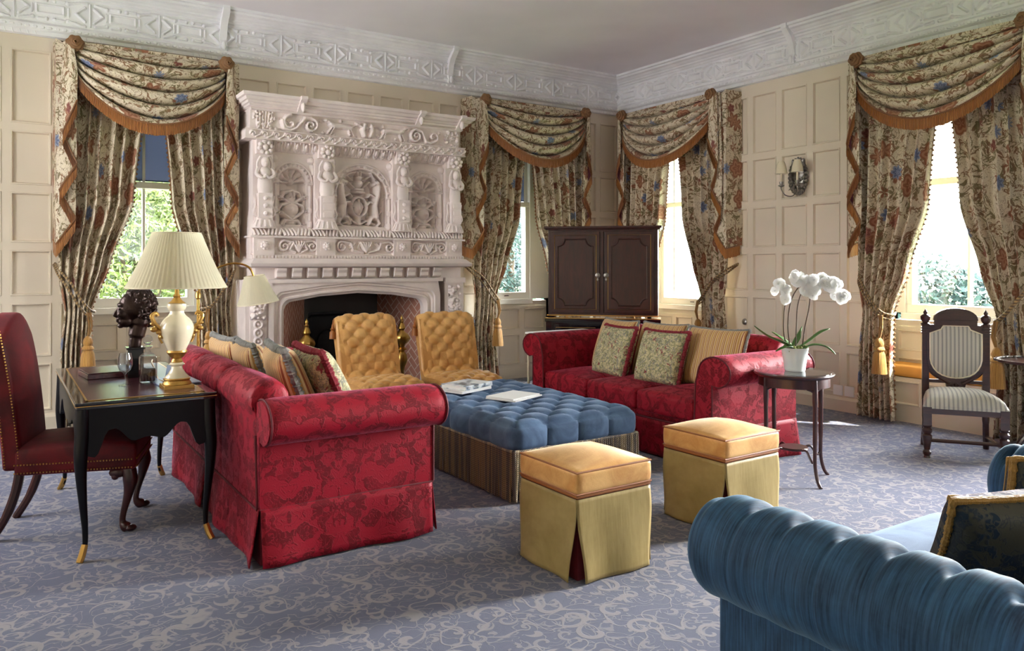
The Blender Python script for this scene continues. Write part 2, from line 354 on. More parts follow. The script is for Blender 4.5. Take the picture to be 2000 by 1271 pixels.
def m_fringe(name,a,b,per=.012,ax=0):
    g=G(name); x=g.xyz(g.uv()); t=g.m('ABSOLUTE',g.m('SUBTRACT',g.m('FRACT',g.m('DIVIDE',x[ax],per)),.5)); n=g.noise(g.comb(g.m('MULTIPLY',x[ax],90.),g.m('MULTIPLY',x[1-ax],4.),0.),1,2)
    c=g.mix(g.step(g.m('ADD',t,g.m('MULTIPLY',g.m('SUBTRACT',n,.5),.5)),.1,.45),a,b); return g.out(c,.6,0,g.bump(t,.8,.006),Sheen_Weight=.2)
M['fringe']=m_fringe('rust_silk_fringe',srgb(120,70,26),srgb(190,128,60))
def m_rope(name,a,b,var,per=.02):
    g=G(name); x=g.xyz(g.uv()); t=g.m('ABSOLUTE',g.m('SUBTRACT',g.m('FRACT',g.m('ADD',x[0],g.m('DIVIDE',x[1],per))),.5))
    o=g.xyz(g.ob()); v=g.vor(g.comb(o[0],o[1],0.),60.,'Color'); k=g.xyz(v)[0]; aa=g.mix(g.m('GREATER_THAN',k,.62),a,var)
    c=g.mix(g.step(t,.1,.42),aa,g.mix(g.m('GREATER_THAN',k,.62),b,g.mix(.5,var,b))); return g.out(c,.65,0,g.bump(t,.8,.004),Sheen_Weight=.15)
M['bullion']=m_rope('bullion_cord',srgb(92,74,56),srgb(146,116,78),srgb(44,42,54),.012); M['bullion2']=m_rope('bullion_cord_pale',srgb(120,112,96),srgb(184,162,122),srgb(64,66,78),.012)
M['cord']=m_rope('gold_twist_cord',srgb(88,68,42),srgb(160,130,82),srgb(74,54,32),.03)
M['tassel']=m_fringe('gold_tassel',srgb(150,100,36),srgb(206,156,74),.006,0)
M['stripe']=m_stripe('gold_stripe_silk',[(0,srgb(190,146,80)),(.3,srgb(220,194,144)),(.42,srgb(146,82,44)),(.54,srgb(220,194,144)),(.62,srgb(186,140,76)),(.78,srgb(140,74,44)),(.88,srgb(222,200,152))],.045)
M['chairstripe']=m_stripe('grey_stripe_fabric',[(0,srgb(188,184,170)),(.5,srgb(120,122,122)),(.62,srgb(176,170,152)),(.72,srgb(110,112,116)),(.85,srgb(188,184,170))],.028)
M['blackmat']=plain('black_japanned_wood',srgb(10,9,14),.35,Specular_IOR_Level=.25); M['opaqueblind']=m_shear('closed_sheer_blind',srgb(240,240,240),.0); M['rosette']=plain('brown_rosette_cloth',srgb(128,92,58),.7,bsc=40,bst=.6); M['tap']=m_tapestry(); M['redfr']=plain('red_brush_fringe',srgb(126,30,42),.9,bsc=160,bst=.9)
M['greybr']=plain('grey_braid',srgb(128,128,124),.9,bsc=180,bst=.9); M['goldbr']=plain('gold_braid',srgb(158,118,50),.6,bsc=200,bst=1.)
M['bluecush']=m_damask('blue_gold_brocade',srgb(22,38,52),srgb(62,60,48),.3,sheen=.1)
M['shade']=m_shear('pleated_shade_silk',srgb(232,226,200),.0)
M['crystal']=None
def m_crystal():
    g=G('cut_crystal'); t=g.N('ShaderNodeBsdfTransparent',[(.88,.90,.93,1)]); gl=g.N('ShaderNodeBsdfGlossy',{'Roughness':.03}); fr=g.m('MULTIPLY_ADD',g.m('POWER',g.N('ShaderNodeLayerWeight',[.5]).outputs['Facing'],2.5),.75,.10)
    mx=g.N('ShaderNodeMixShader',[fr,t.outputs[0],gl.outputs[0]]); g.nt.links.new(mx.outputs[0],g.o.inputs[0]); return g.mat
M['crystal']=m_crystal(); M['liquor']=plain('dark_liquor',srgb(46,14,20),.1); M['bluepaper']=plain('blue_cover',srgb(138,152,182),.3)
# ---------------------------------------------------------------- carved relief kit (height field of strokes)
class Relief:
    def __init__(s,x0,z0,x1,z1,step):
        s.x0,s.z0=x0,z0; s.nx=max(2,int(round((x1-x0)/step))); s.nz=max(2,int(round((z1-z0)/step)))
        s.xs=np.linspace(x0,x1,s.nx+1); s.zs=np.linspace(z0,z1,s.nz+1); s.X,s.Z=np.meshgrid(s.xs,s.zs); s.H=np.zeros_like(s.X)
    def win(s,xa,za,xb,zb):
        i0,i1=np.searchsorted(s.xs,[xa,xb]); j0,j1=np.searchsorted(s.zs,[za,zb]); return slice(j0,j1),slice(i0,i1)
    def stroke(s,pts,r,h,r2=None,flat=0):
        n=len(pts)
        for i in range(n-1):
            (ax,az),(bx,bz)=pts[i],pts[i+1]; ra=r if r2 is None else r+(r2-r)*i/max(1,n-1)
            w=s.win(min(ax,bx)-ra,min(az,bz)-ra,max(ax,bx)+ra,max(az,bz)+ra); X,Z=s.X[w],s.Z[w]
            if X.size==0: continue
            dx,dz=bx-ax,bz-az; L=dx*dx+dz*dz+1e-12; t=np.clip(((X-ax)*dx+(Z-az)*dz)/L,0,1)
            d=np.hypot(X-ax-t*dx,Z-az-t*dz)/ra; hh=h*np.sqrt(np.clip(1-d*d,0,1)) if not flat else h*np.clip((1-d)*4,0,1)
            s.H[w]=np.maximum(s.H[w],hh)
        return s
    def disc(s,x,z,r,h,rz=None):
        rz=rz or r; w=s.win(x-r,z-rz,x+r,z+rz); X,Z=s.X[w],s.Z[w]; d=np.hypot((X-x)/r,(Z-z)/rz)
        s.H[w]=np.maximum(s.H[w],h*np.sqrt(np.clip(1-d*d,0,1))); return s
    def rect(s,xa,za,xb,zb,h): w=s.win(xa,za,xb,zb); s.H[w]=np.maximum(s.H[w],h); return s
    def ring(s,x,z,r,w,h,a0=0,a1=2*PI,n=20,rz=None):
        rz=rz or r; return s.stroke([(x+r*cos(a0+(a1-a0)*i/n),z+rz*sin(a0+(a1-a0)*i/n)) for i in range(n+1)],w,h)
    def spiral(s,x,z,r,turns,a0,sg,w,h,w2=None,n=26):
        return s.stroke([(x+r*(1-.9*i/n)*cos(a0+sg*turns*2*PI*i/n),z+r*(1-.9*i/n)*sin(a0+sg*turns*2*PI*i/n)) for i in range(n+1)],w,h,w2)
    def cut(s,mask,h): s.H=np.where(mask,s.H+h,s.H); return s
    def emit(s,b,y,lean=0,back=.03,mi=0,off=0):
        """face looks towards -Y; lean moves the top towards -Y"""
        H=s.H; nx,nz=s.nx,s.nz; zz=(s.Z-s.z0)/(s.zs[-1]-s.z0)
        Y=y-H-lean*zz; vs=np.stack([s.X+off,Y,s.Z],-1).reshape(-1,3); k=nx+1
        base=np.arange(nz)[:,None]*k+np.arange(nx)[None,:]; f=np.stack([base,base+1,base+1+k,base+k],-1).reshape(-1,4)
        b.add([tuple(p) for p in vs.tolist()],[tuple(q) for q in f.tolist()],mi)
        x0,x1,z0,z1=s.xs[0]+off,s.xs[-1]+off,s.zs[0],s.zs[-1]
        b.add([(x0,y+back,z0),(x1,y+back,z0),(x1,y+back-lean,z1),(x0,y+back-lean,z1),(x0,y,z0),(x1,y,z0),(x1,y-lean,z1),(x0,y-lean,z1)],[(0,1,5,4),(1,2,6,5),(2,3,7,6),(3,0,4,7)],mi)
# ---------------------------------------------------------------- room shell
YB,XR,ZC=7.77,6.81,3.85
MB=Matrix.Translation((0,YB,0)); MR=Matrix.Translation((XR,0,0))@Matrix.Rotation(-PI/2,4,'Z')   # wall frames: X along, Y outwards
def panels(b,us,zs,holes,st=.032,pr=.022,yo=0,skip=()):
    Z0=zs
    for i in range(len(us)-1):
        zs=[z for z in Z0 if z not in skip or any(h[0]<(us[i]+us[i+1])/2<h[1] for h in holes)]
        for j in range(len(zs)-1):
            a,c=us[i],us[i+1]; z0,z1=zs[j],zs[j+1]; mu,mz=(a+c)/2,(z0+z1)/2
            if any(h[0]<mu<h[1] and h[2]<mz<h[3] for h in holes): continue
            if c-a<.16 or z1-z0<.16: b.add([(a,yo-pr,z0),(c,yo-pr,z0),(c,yo-pr,z1),(a,yo-pr,z1)],[(0,1,2,3)]); continue
            R=[]
            for ins,d in((0,pr),(st,pr),(st+.003,pr+.008),(st+.012,pr+.007),(st+.020,.0)):
                R+=[(a+ins,yo-d,z0+ins),(c-ins,yo-d,z0+ins),(c-ins,yo-d,z1-ins),(a+ins,yo-d,z1-ins)]
            f=[]
            for k in range(4):
                for q in range(4): f.append((k*4+q,k*4+(q+1)%4,k*4+4+(q+1)%4,k*4+4+q))
            f.append((16,17,18,19)); b.add(R,f)
def slab(b,u0,u1,holes,d0=.012,d1=.30,zt=3.9):
    # solid masonry behind the panelling, with the window recesses left open
    x=u0
    for h in sorted(holes):
        b.box(x,d0,-.02,h[0],d1,zt)
        if h[2]>0: b.box(h[0],d0,-.02,h[1],d1,h[2])
        b.box(h[0],d0,h[3],h[1],d1,zt); x=h[1]
    b.box(x,d0,-.02,u1,d1,zt)
ZS=[.0,.14,.60,1.10,1.57,2.06,2.58,3.27,3.36]
HB=[(.60,1.66,-.1,2.95),(4.70,5.82,-.1,2.95)]; FB=(2.27,3.72,-.1,1.12)
HR=[(-7.34,-5.98,-.1,2.95),(-4.12,-2.86,-.1,2.95),(-2.5,-1.5,.6,2.58)]
b=B(); b.M=MB
panels(b,[-1.6,-1.44,-1.07,-.70,-.33,.04,.40,.60,1.0,1.3,1.66,1.90,2.27,2.64,3.01,3.38,3.72,4.10,4.42,4.70,5.1,5.45,5.82,6.1,6.45,6.80],[.0,.14,.60,1.12,1.57,2.06,2.58,2.95,3.27,3.36],HB+[FB],skip=(2.95,))
slab(b,-1.9,7.1,HB+[FB])
for h in HB:   # wall above the window recess and its reveal
    b.add([(h[0],0,0),(h[0],.30,0),(h[0],.30,2.95),(h[0],0,2.95),(h[1],0,0),(h[1],.30,0),(h[1],.30,2.95),(h[1],0,2.95)],[(0,1,2,3),(5,4,7,6),(3,2,6,7)])
struct(b.build('wall_back',M['wall'],smooth=False,merge=False))
b=B(); b.M=MR
panels(b,[-7.77,-7.34,-6.6,-5.98,-5.59,-5.22,-4.85,-4.48,-4.12,-3.5,-2.86,-2.5,-2.0,-1.5,-1.1,-.7,-.3,.1,.5,.8,1.2,1.6],[.0,.14,.5,.60,1.10,1.57,2.06,2.58,2.95,3.27,3.36],HR,skip=(2.95,.5))
slab(b,-7.77,1.9,HR)
for h in HR:
    z0=max(0,h[2]); zt=h[3]; b.add([(h[0],0,z0),(h[0],.30,z0),(h[0],.30,zt),(h[0],0,zt),(h[1],0,z0),(h[1],.30,z0),(h[1],.30,zt),(h[1],0,zt)],[(0,1,2,3),(5,4,7,6),(3,2,6,7)])
b.add([(-2.5,0,.6),(-1.5,0,.6),(-1.5,.3,.6),(-2.5,.3,.6)],[(0,1,2,3)])
struct(b.build('wall_right',M['wall'],smooth=False,merge=False))
# the unseen end and side of the room, with a side window
b=B(); b.M=Matrix.Translation((-1.6,0,0))@Matrix.Rotation(PI/2,4,'Z')
panels(b,[-1.6,-.7,.3,.8,1.2,1.9,2.6,3.0,3.5,3.9,4.3,4.8,5.4,6.0,6.6,7.2,7.77],[0,.14,.6,1.1,1.6,2.3,2.9,3.36],[(4.8,6.6,1.1,2.9)]); slab(b,-1.6,8.1,[(4.8,6.6,1.1,2.9)]); b.add([(-1.6,-.02,3.3),(7.77,-.02,3.3),(7.77,-.02,3.9),(-1.6,-.02,3.9)],[(0,1,2,3)])
struct(b.build('wall_left',M['wall'],smooth=False,merge=False))
b=B(); b.M=Matrix.Translation((0,-1.6,0))@Matrix.Rotation(PI,4,'Z')
panels(b,[-6.81,-5.8,-5.0,-4.0,-3,-2.0,-1.0,0,.8,1.6],[0,.3,1.0,1.5,2.7,3.36],[(-4.0,-2.0,1.5,2.7)]); slab(b,-6.81,1.9,[(-4.0,-2.0,1.5,2.7)]); b.add([(-6.81,-.02,3.3),(1.6,-.02,3.3),(1.6,-.02,3.9),(-6.81,-.02,3.9)],[(0,1,2,3)])  # high opening in the unseen end wall, added for fill light
struct(b.build('wall_front',M['wall'],smooth=False,merge=False))
# unseen block added outside to keep direct sun off the nearer window
b=B(); b.box(7.3,-3.6,-3,10.45,-1.75,9); struct(b.build('sun_blocker',M['render'],smooth=False))
# panelled aprons inside the window recesses
for nm,Mx,h,zt in(('trim_1',MB,HB[0],.90),('trim_2',MB,HB[1],.90),('trim_3',MR,HR[0],.80),('trim_4',MR,HR[1],.84)):
    b=B(); b.M=Mx; w=h[1]-h[0]; n=3 if w<1.2 else 4
    panels(b,[h[0]+w*i/n for i in range(n+1)],[0,.14,.58,zt],[],yo=.27)
    b.box(h[0],.24,0,h[1],.27,.13); b.box(h[0],.25,zt,h[1],.3,zt+.06)
    struct(b.build(nm,M['wall'],smooth=False,merge=False,recalc=False))
b=B(); b.box(-1.6,-1.6,-.05,XR+.32,YB+.32,0); struct(b.build('floor',M['carpet'],smooth=False))
b=B(); b.box(-1.6,-1.6,ZC,XR+.32,YB+.32,ZC+.1); struct(b.build('ceiling',M['ceil'],smooth=False))
def baseboard(nm,Mx,segs):
    b=B(); b.M=Mx
    for u0,u1 in segs:
        b.box(u0,-.045,0,u1,-.02,.11); b.prism([(-.045,.11),(-.02,.11),(-.02,.14),(-.03,.135)],u0,u1,'x')
    struct(b.build(nm,M['wall'],smooth=False))
baseboard('baseboard_back',MB,[(-1.6,.60),(1.66,1.95),(4.21,4.70),(5.82,6.77)])
baseboard('baseboard_right',MR,[(-7.72,-7.34),(-5.98,-4.12),(-2.86,1.6)])
# plaster cornice with strapwork frieze
def cornice(nm,Mx,u0,u1,cons,leafs=True):
    b=B(); b.M=Mx
    prof=[(-.02,3.36),(-.05,3.37),(-.055,3.40),(-.075,3.415),(-.085,3.45),(-.07,3.47),(-.055,3.475),(-.055,3.715),(-.075,3.725),(-.08,3.74),(-.10,3.75),(-.105,3.765),(-.13,3.775),(-.14,3.79),(-.17,3.80),(-.175,3.82),(-.20,3.825),(-.20,3.85)]
    n=len(prof); vs=[(u0,a,z) for a,z in prof]+[(u1,a,z) for a,z in prof]; b.add(vs,[(i,i+1,n+i+1,n+i) for i in range(n-1)])
    R=Relief(0,3.478,.56,3.712,.0062); c=3.595
    R.stroke([(.02,3.50),(.02,3.69)],.007,.018)
    for s_ in(1,-1):
        R.stroke([(.02+s_*.03,c+.06),(.02+s_*.10,c),(.02+s_*.03,c-.06)] if s_>0 else [(.54,c+.06),(.47,c),(.54,c-.06)],.011,.022)
        R.stroke([(.54+.02*(s_+1)/2,c+.1*s_),(.5,c+.1*s_)],.01,.016)
        R.stroke([(.06,c+.095*s_),(.15,c+.075*s_)],.01,.02); R.disc(.15,c+.075*s_,.016,.022)
        R.stroke([(.19,c+.085*s_),(.25,c+.085*s_)],.012,.018); R.disc(.25,c+.078*s_,.015,.024)
        R.stroke([(.31,c+.085*s_),(.38,c+.085*s_)],.012,.018); R.disc(.31,c+.078*s_,.015,.024)
        R.stroke([(.41,c+.075*s_),(.50,c+.095*s_)],.01,.02); R.disc(.41,c+.075*s_,.016,.022)
    R.stroke([(.18,c+.035),(.38,c+.035),(.38,c-.035),(.18,c-.035),(.18,c+.035)],.009,.018)
    R.stroke([(.145,c+.03),(.145,c-.03)],.008,.015); R.stroke([(.415,c+.03),(.415,c-.03)],.008,.015)
    k=int((u1-u0)/.56)+1
    for i in range(k):
        if u0+i*.56>u1-.2: break
        R.emit(b,-.0552,back=.0,off=u0+i*.56)
    # running leaf band under the frieze and a bead row
    i=0; u=u0+.03
    while u<u1:
        b.ball((u,-.078,3.432),(.024,.012,.014),6,4); u+=.055
        if leafs and (int(u/.25)%2==0): b.tube([(u,-.05,3.40),(u+.012,-.052,3.365)],[.008,.004],5)
    for u in cons:
        b.prism([(-.05,3.44),(-.085,3.46),(-.10,3.5),(-.075,3.56),(-.10,3.66),(-.13,3.72),(-.215,3.80),(-.215,3.85),(-.05,3.85)],u-.032,u+.032,'x')
        b.ball((u,-.10,3.50),(.024,.022,.04),8,6)
    struct(b.build(nm,M['white'],ang=35,merge=False))
cornice('trim_5',MB,-1.6,XR,[-.6,1.78,4.25]); cornice('trim_6',MR,-YB,1.6,[-5.02,-2.6])
# ---------------------------------------------------------------- sash windows
def window(nm,Mx,u0,u1,zs,zt,bars,blind,hole,zr=2.16):
    b=B(); b.M=Mx; y0,y1=.20,.29; f=.055
    b.box(u0-.03,.16,zs-.09,u1+.03,.30,zs-.03); b.box(u0-.0,y0,zs-.03,u1,y1,zs+.05)
    b.box(hole[0],.18,zs-.03,u0,.30,2.95); b.box(u1,.18,zs-.03,hole[1],.30,2.95); b.box(u0,.18,zt,u1,.30,2.95)
    b.box(u0,y0,zs+.05,u0+f,y1,zr); b.box(u1-f,y0,zs+.05,u1,y1,zr); b.box(u0,y0-.005,zr-.03,u1,y1,zr+.03)
    b.box(u0,y0+.04,zr,u0+f,y1,zt); b.box(u1-f,y0+.04,zr,u1,y1,zt); b.box(u0,y0+.04,zt-.05,u1,y1,zt)
    for x in bars: b.box(x-.013,y0+.03,zs+.05,x+.013,y1-.01,zt)
    o=struct(b.build(nm,M['trim'],smooth=False,bevel=.004))
    p=B(); p.M=Mx; p.box(u0+f,.262,zs+.05,u1-f,.266,zt-.05); p.build('pane',M['glass'],o,smooth=False)
    p=B(); p.M=Mx; p.box(u0+f,.235,zr+.04,u1-f,.238,zt-.06); p.tube([(u0+f,.236,zt-.08),(u1-f,.236,zt-.08)],.02); p.tube([(u0+f,.236,zr+.045),(u1-f,.236,zr+.045)],.006); p.build('roller_blind',M[blind],o,ang=30)
    p=B(); p.M=Mx; c=(u0+u1)/2; p.tube([(c-.03,.197,zs+.01),(c-.02,.188,zs+.012),(c+.02,.188,zs+.012),(c+.03,.197,zs+.01)],.006,6); p.build('sash_lift',M['dark'],o)
window('window_1',MB,.70,1.56,1.05,2.84,[1.13],'blindb',HB[0]); window('window_2',MB,4.84,5.52,1.02,2.84,[5.05],'blindb',HB[1])
window('window_3',MR,-7.18,-6.1,.95,2.84,[-6.98],'blindw',HR[0]); window('window_4',MR,-3.98,-2.98,1.00,2.84,[-3.44],'blindw',HR[1])
# window seat
b=B(); b.M=MR; panels(b,[-4.12,-3.7,-3.28,-2.86],[0,.12,.40],[],yo=.0); b.box(-4.12,.0,.38,-2.86,.27,.40)
struct(b.build('trim_7',M['wall'],smooth=False,merge=False))
b=B(); b.M=MR; b.rbox((-3.49,.12,.455),(.62,.14,.055),.025,8)
tag(b.build('window_seat_cushion',M['seatc']),'long ochre cushion on the window seat behind the striped side chair','cushion')
# right-wall fittings
b=B(); b.M=MR
o=thing('double_socket','white double wall socket near the skirting left of the right-hand curtain','socket',(XR-.03,4.47,.2))
for k,dy in enumerate((.06,-.06)):
    q=B(); q.box(-.006,dy-.048,-.048,.01,dy+.048,.048); q.box(-.009,dy-.03,-.01,-.006,dy-.015,.012); q.build('plate',M['paper'],o,smooth=False,bevel=.002)
q=B(); q.M=rotM(0,-PI/2,0); q.lathe([(.001,.02),(.02,.018),(.032,.012),(.036,.0)],n=20); q.lathe([(.001,.026),(.012,.024),(.014,.015)],n=14)
o=tag(q.build('bell_push',M['silver'],None),'small round metal bell push on the panelling behind the sofa','bell push'); o.location=(XR-.024,5.66,.79)
# ---------------------------------------------------------------- garden beyond the windows
b=B(); b.grid(lambda u,v:(-60+u*200,8.8+v*110,-2.6+1.2*sin(u*9+v*3)*v),30,20); struct(b.build('ground',M['grass']))
b=B(); b.grid(lambda u,v:(7.6+v*110,8.8-u*80,-2.6-1.0*v+.8*sin(u*7)*v),20,20); struct(b.build('ground_east',M['grass']))
def tree(loc,blobs,n,sz,mat,label,nm='tree',trunk=.22,group=None):
    t=thing(nm,label,'tree',loc,0,group); rng=random.Random(int(abs(loc[0]*31+loc[1]*17)))
    vs=[];fs=[]; tot=sum(r**2 for *_,r in blobs)
    for x,y,z,r in blobs:
        for i in range(int(n*r*r/tot)):
            a=rng.uniform(0,2*PI); c=rng.uniform(-.9,1); s_=math.sqrt(1-c*c); q=r*rng.uniform(.72,1.06)*(1+.18*noise.noise(Vector((cos(a)*s_*3+x,sin(a)*s_*3+y,c*3+z))))
            p=Vector((x+q*s_*cos(a),y+q*s_*sin(a),z+q*c*.9)); d=Vector((rng.gauss(0,1),rng.gauss(0,1),rng.gauss(0,1))).normalized(); e=d.orthogonal().normalized()
            w=sz*rng.uniform(.6,1.3); k=len(vs); vs+=[p-d*w,p+e*w*.45,p+d*w,p-e*w*.45]; fs.append((k,k+1,k+2,k+3))
    b=B(); b.add(vs,fs); b.build('foliage',mat,t,smooth=False,merge=False)
    zt=max(z for _,_,z,_ in blobs); b=B(); b.tube([(0,0,-.3),(.05,0,zt*.4),(0,.1,zt*.75)],[trunk,trunk*.7,trunk*.3],10)
    for x,y,z,r in blobs: b.tube([(0,.05,zt*.35),(x*.6,y*.6,zt*.35+(z-zt*.35)*.6),(x,y,z)],[trunk*.45,trunk*.3,trunk*.1],6)
    b.build('trunk',M['bark'],t); return t
tree((3.2,24,-2.6),[(0,0,4.2,2.6),(-1.8,.5,3.0,2.2),(1.6,.3,5.3,1.8),(2.2,-.4,3.0,2.0),(-.6,0,5.6,1.5)],24000,.09,M['lf1'],'sunlit yellow-green tree filling the view through the far-left window')
tree((6.6,30,-2.6),[(0,0,6.0,2.2),(1.2,0,4.0,2.0),(-1,0,4.4,2.0)],9000,.10,M['lf2'],'feathery green tree at the right half of the far-left window')
tree((.2,19.2,-2.6),[(0,0,1.7,1.5),(1.5,0,1.5,1.4),(-1.4,0,1.6,1.4)],9000,.07,M['lf2'],'low clipped bushy tree at the bottom of the far-left window',nm='bushy_tree')
tree((14.5,22,-2.6),[(0,0,2.4,1.5),(-.4,0,4.0,1.2),(.1,0,5.3,.9),(-.7,.3,6.7,.6),(-1.1,0,1.6,1.5)],14000,.08,M['lf3'],'dark blue-green conifer seen through the middle window beside the cabinet',nm='conifer_tree')
tree((12.4,18.6,-2.6),[(0,0,1.7,1.2),(1.1,0,2.1,1.1)],7000,.06,M['lf2'],'pale green shrub in front of the conifer in the middle window',nm='garden_shrub')
DT=[(46,25,4.2,'lf3','broad blue-green distant tree straight beyond the right-hand window'),(46,16.5,3.6,'lf2','round mid-green distant tree right of centre beyond the right-hand window'),(48,34,4.4,'lf2','mid-green distant tree nearest the narrow bright window, in the hazy woodland'),(46,8.5,3.4,'lf3','blue-green distant tree farthest right in the hazy woodland'),(60,43,5,'lf3','tall blue-green distant tree at the back left of the hazy woodland'),(62,21,6,'lf3','largest blue-green distant tree, behind the gap of the hazy woodland'),(38,20.5,2.0,'lf2','small mid-green distant tree standing in front of the hazy woodland')]
for x,y,r,m,lb in DT: tree((x,y,-3.6),[(0,0,r*.62,r*.75),(-r*.3,r*.5,r*.5,r*.6),(r*.3,-r*.5,r*.55,r*.62)],5200,.26,M[m],lb,group='distant woodland beyond the right-hand window')
# outbuilding and brick chimney glimpsed low in the windows
t=thing('outbuilding','low outbuilding with a pinkish tiled roof behind the table lamp, outside the far-left window','building',(3.5,14.5,-2.6))
q=B(); q.box(-1.1,0,0,1.3,2.4,2.5); q.build('wall',M['render'],t,smooth=False)
q=B(); q.prism([(-1.3,2.5),(1.5,2.5),(.9,3.25),(-.7,3.25)],-.2,2.6,'y'); q.build('roof',M['roof'],t,smooth=False)
t=thing('garden_pavilion','small brick pier with lattice trellis and flat cap outside the middle window','pier',(11.55,16.2,-2.6))
q=B(); q.box(-.28,-.2,0,.35,.2,2.9); q.build('pier',M['brick'],t,smooth=False)
q=B(); q.box(-.45,-.3,2.9,.5,.3,3.05); q.build('cap',M['render'],t,smooth=False)
q=B()
for i in range(12):
    q.tube([(-.28,-.22,1.4+i*.12),(.35,-.22,1.62+i*.12)],.012,4); q.tube([(.35,-.225,1.4+i*.12),(-.28,-.225,1.62+i*.12)],.012,4)
q.build('trellis',M['trim'],t,smooth=False)
b=B(); b.box(-6,10.2,-2.6,14,10.5,.52); b.box(-6,10.12,.52,14,10.58,.62); tag(b.build('terrace_parapet',M['darkgrey'],smooth=False),'long grey stone parapet of the terrace just outside the back windows','parapet')
# ---------------------------------------------------------------- drapery
def lerp(a,b,t): return a+(b-a)*t
def sst(t): t=max(0,min(1,t)); return t*t*(3-2*t)
def interp(z,tab):
    for (z0,v0),(z1,v1) in zip(tab,tab[1:]):
        if z>=z1: return lerp(v0,v1,sst((z0-z)/(z0-z1))*.5+.5*(z0-z)/(z0-z1))
    return tab[-1][1]
def curtain(Mx,side,xo,xi,xt,zt,zb,label,seed,ztop=3.2,xb=None,grp=None,y0=-.17,hook=None):
    """side +1: outer edge on the left. xo outer x, xi inner x at the top, xt inner x at the tie-back, zt tie height"""
    loc=Mx@Vector((xo,y0,0)); t=thing('curtain',label,'curtain',loc,Mx.to_euler().z)
    rng=random.Random(seed); ph=[rng.uniform(-.5,.5) for _ in range(9)]; npl=6.5
    W=xi-xo; Wt=xt-xo; Wb=(xb-xo) if xb else Wt*1.05
    gather=.32*abs(W)*side
    def f(u,v,off=0.):
        z=ztop-(ztop)*v*.995+.012
        wi=interp(z,[(ztop,W),(zt+.95,lerp(W,Wt,.28)),(zt+.4,lerp(W,Wt,.68)),(zt,Wt),(zt-.5,Wt*.98),(0,Wb)])
        # the outer edge is pulled in a little at the tie-back, then hangs plumb
        oe=interp(z,[(ztop,0),(zt+.3,.0),(zt,.045*side),(zt-.35,.015*side),(0,0)])
        uu=u+.012*sin(u*19+seed); amp=interp(z,[(ztop,.035),(zt+.6,.05),(zt,.028),(zt-.5,.045),(0,.06)])
        if z<.9: uu+=0
        w=sin(2*PI*npl*uu+ph[0]+ .4*sin(z*1.3+ph[1])); w2=sin(2*PI*npl*2.1*uu+ph[2]+z)*.22
        d=-amp*(w+w2)-off-(interp(z,[(ztop,0),(zt+.5,.02),(zt,.06),(zt-.4,.02),(0,0)]))*sin(PI*u)
        x=oe+(wi-oe)*(u+.045*cos(2*PI*npl*uu+ph[0])/npl*2.2)
        return (x,d,z)
    b=B(); nu,nv=96,64; b.grid(f,nu,nv,su=1.7*side,sv=-3.2); o=b.build('drape',M['chintz'],t,merge=False,ang=180)
    sd=o.modifiers.new('solid','SOLIDIFY'); sd.thickness=.004
    # bobble edging down the leading edge
    b=B()
    for i in range(74):
        p=f(1,i/74*.97+.01); b.ball((p[0]+.008*side,p[1],p[2]),.011,5,4)
    b.tube([f(1,i/40) for i in range(41)],.006,5); b.build('bobble_edging',M['fringe'],t,merge=False)
    # tie-back cord looping from a wall hook round the curtain, with a tassel
    zc=zt; xin=(Wt+.015*side); hx=-.02*side; hz=zt+.40; hy=.13
    front=[(hx,hy,hz),(hx+.03*side,-.02,hz-.08),(Wt*.30,-.11,zc+.22),(Wt*.62,-.135,zc+.07),(Wt*.86,-.12,zc-.01),(Wt*1.0+.01*side,-.06,zc-.03),(Wt*.95,.03,zc)]
    b=B()
    for k in(-1,1):
        pts=catmull([(p[0]+.012*k*(1 if abs(p[0])>.03 else .4),p[1]-.004*k,p[2]+.02*k*(1 if 0<i<6 else .3)) for i,p in enumerate(front)],6); b.tube(pts,.011,7)
    tb=b.build('tieback',M['cord'],t)
    b=B(); tx=Wt*.84; ty=-.145; tz=zc-.03
    b.tube([(tx,ty+.01,tz+.02),(tx+.01*side,ty-.01,tz-.10),(tx,ty,tz-.20)],.009,6); b.tube([(tx+.02*side,ty+.01,tz+.02),(tx+.03*side,ty-.01,tz-.10),(tx,ty,tz-.20)],.009,6)
    b.lathe([(.012,-.18),(.03,-.20),(.04,-.235),(.032,-.26),(.045,-.275),(.048,-.29),(.036,-.30),(.05,-.33),(.062,-.45),(.066,-.50),(.0,-.50)],(tx,ty,tz),24,fn=lambda g,j,r:r*(1+.05*sin(g*12)) if j>6 else r)
    b.build('tassel',M['tassel'],tb)
    return t
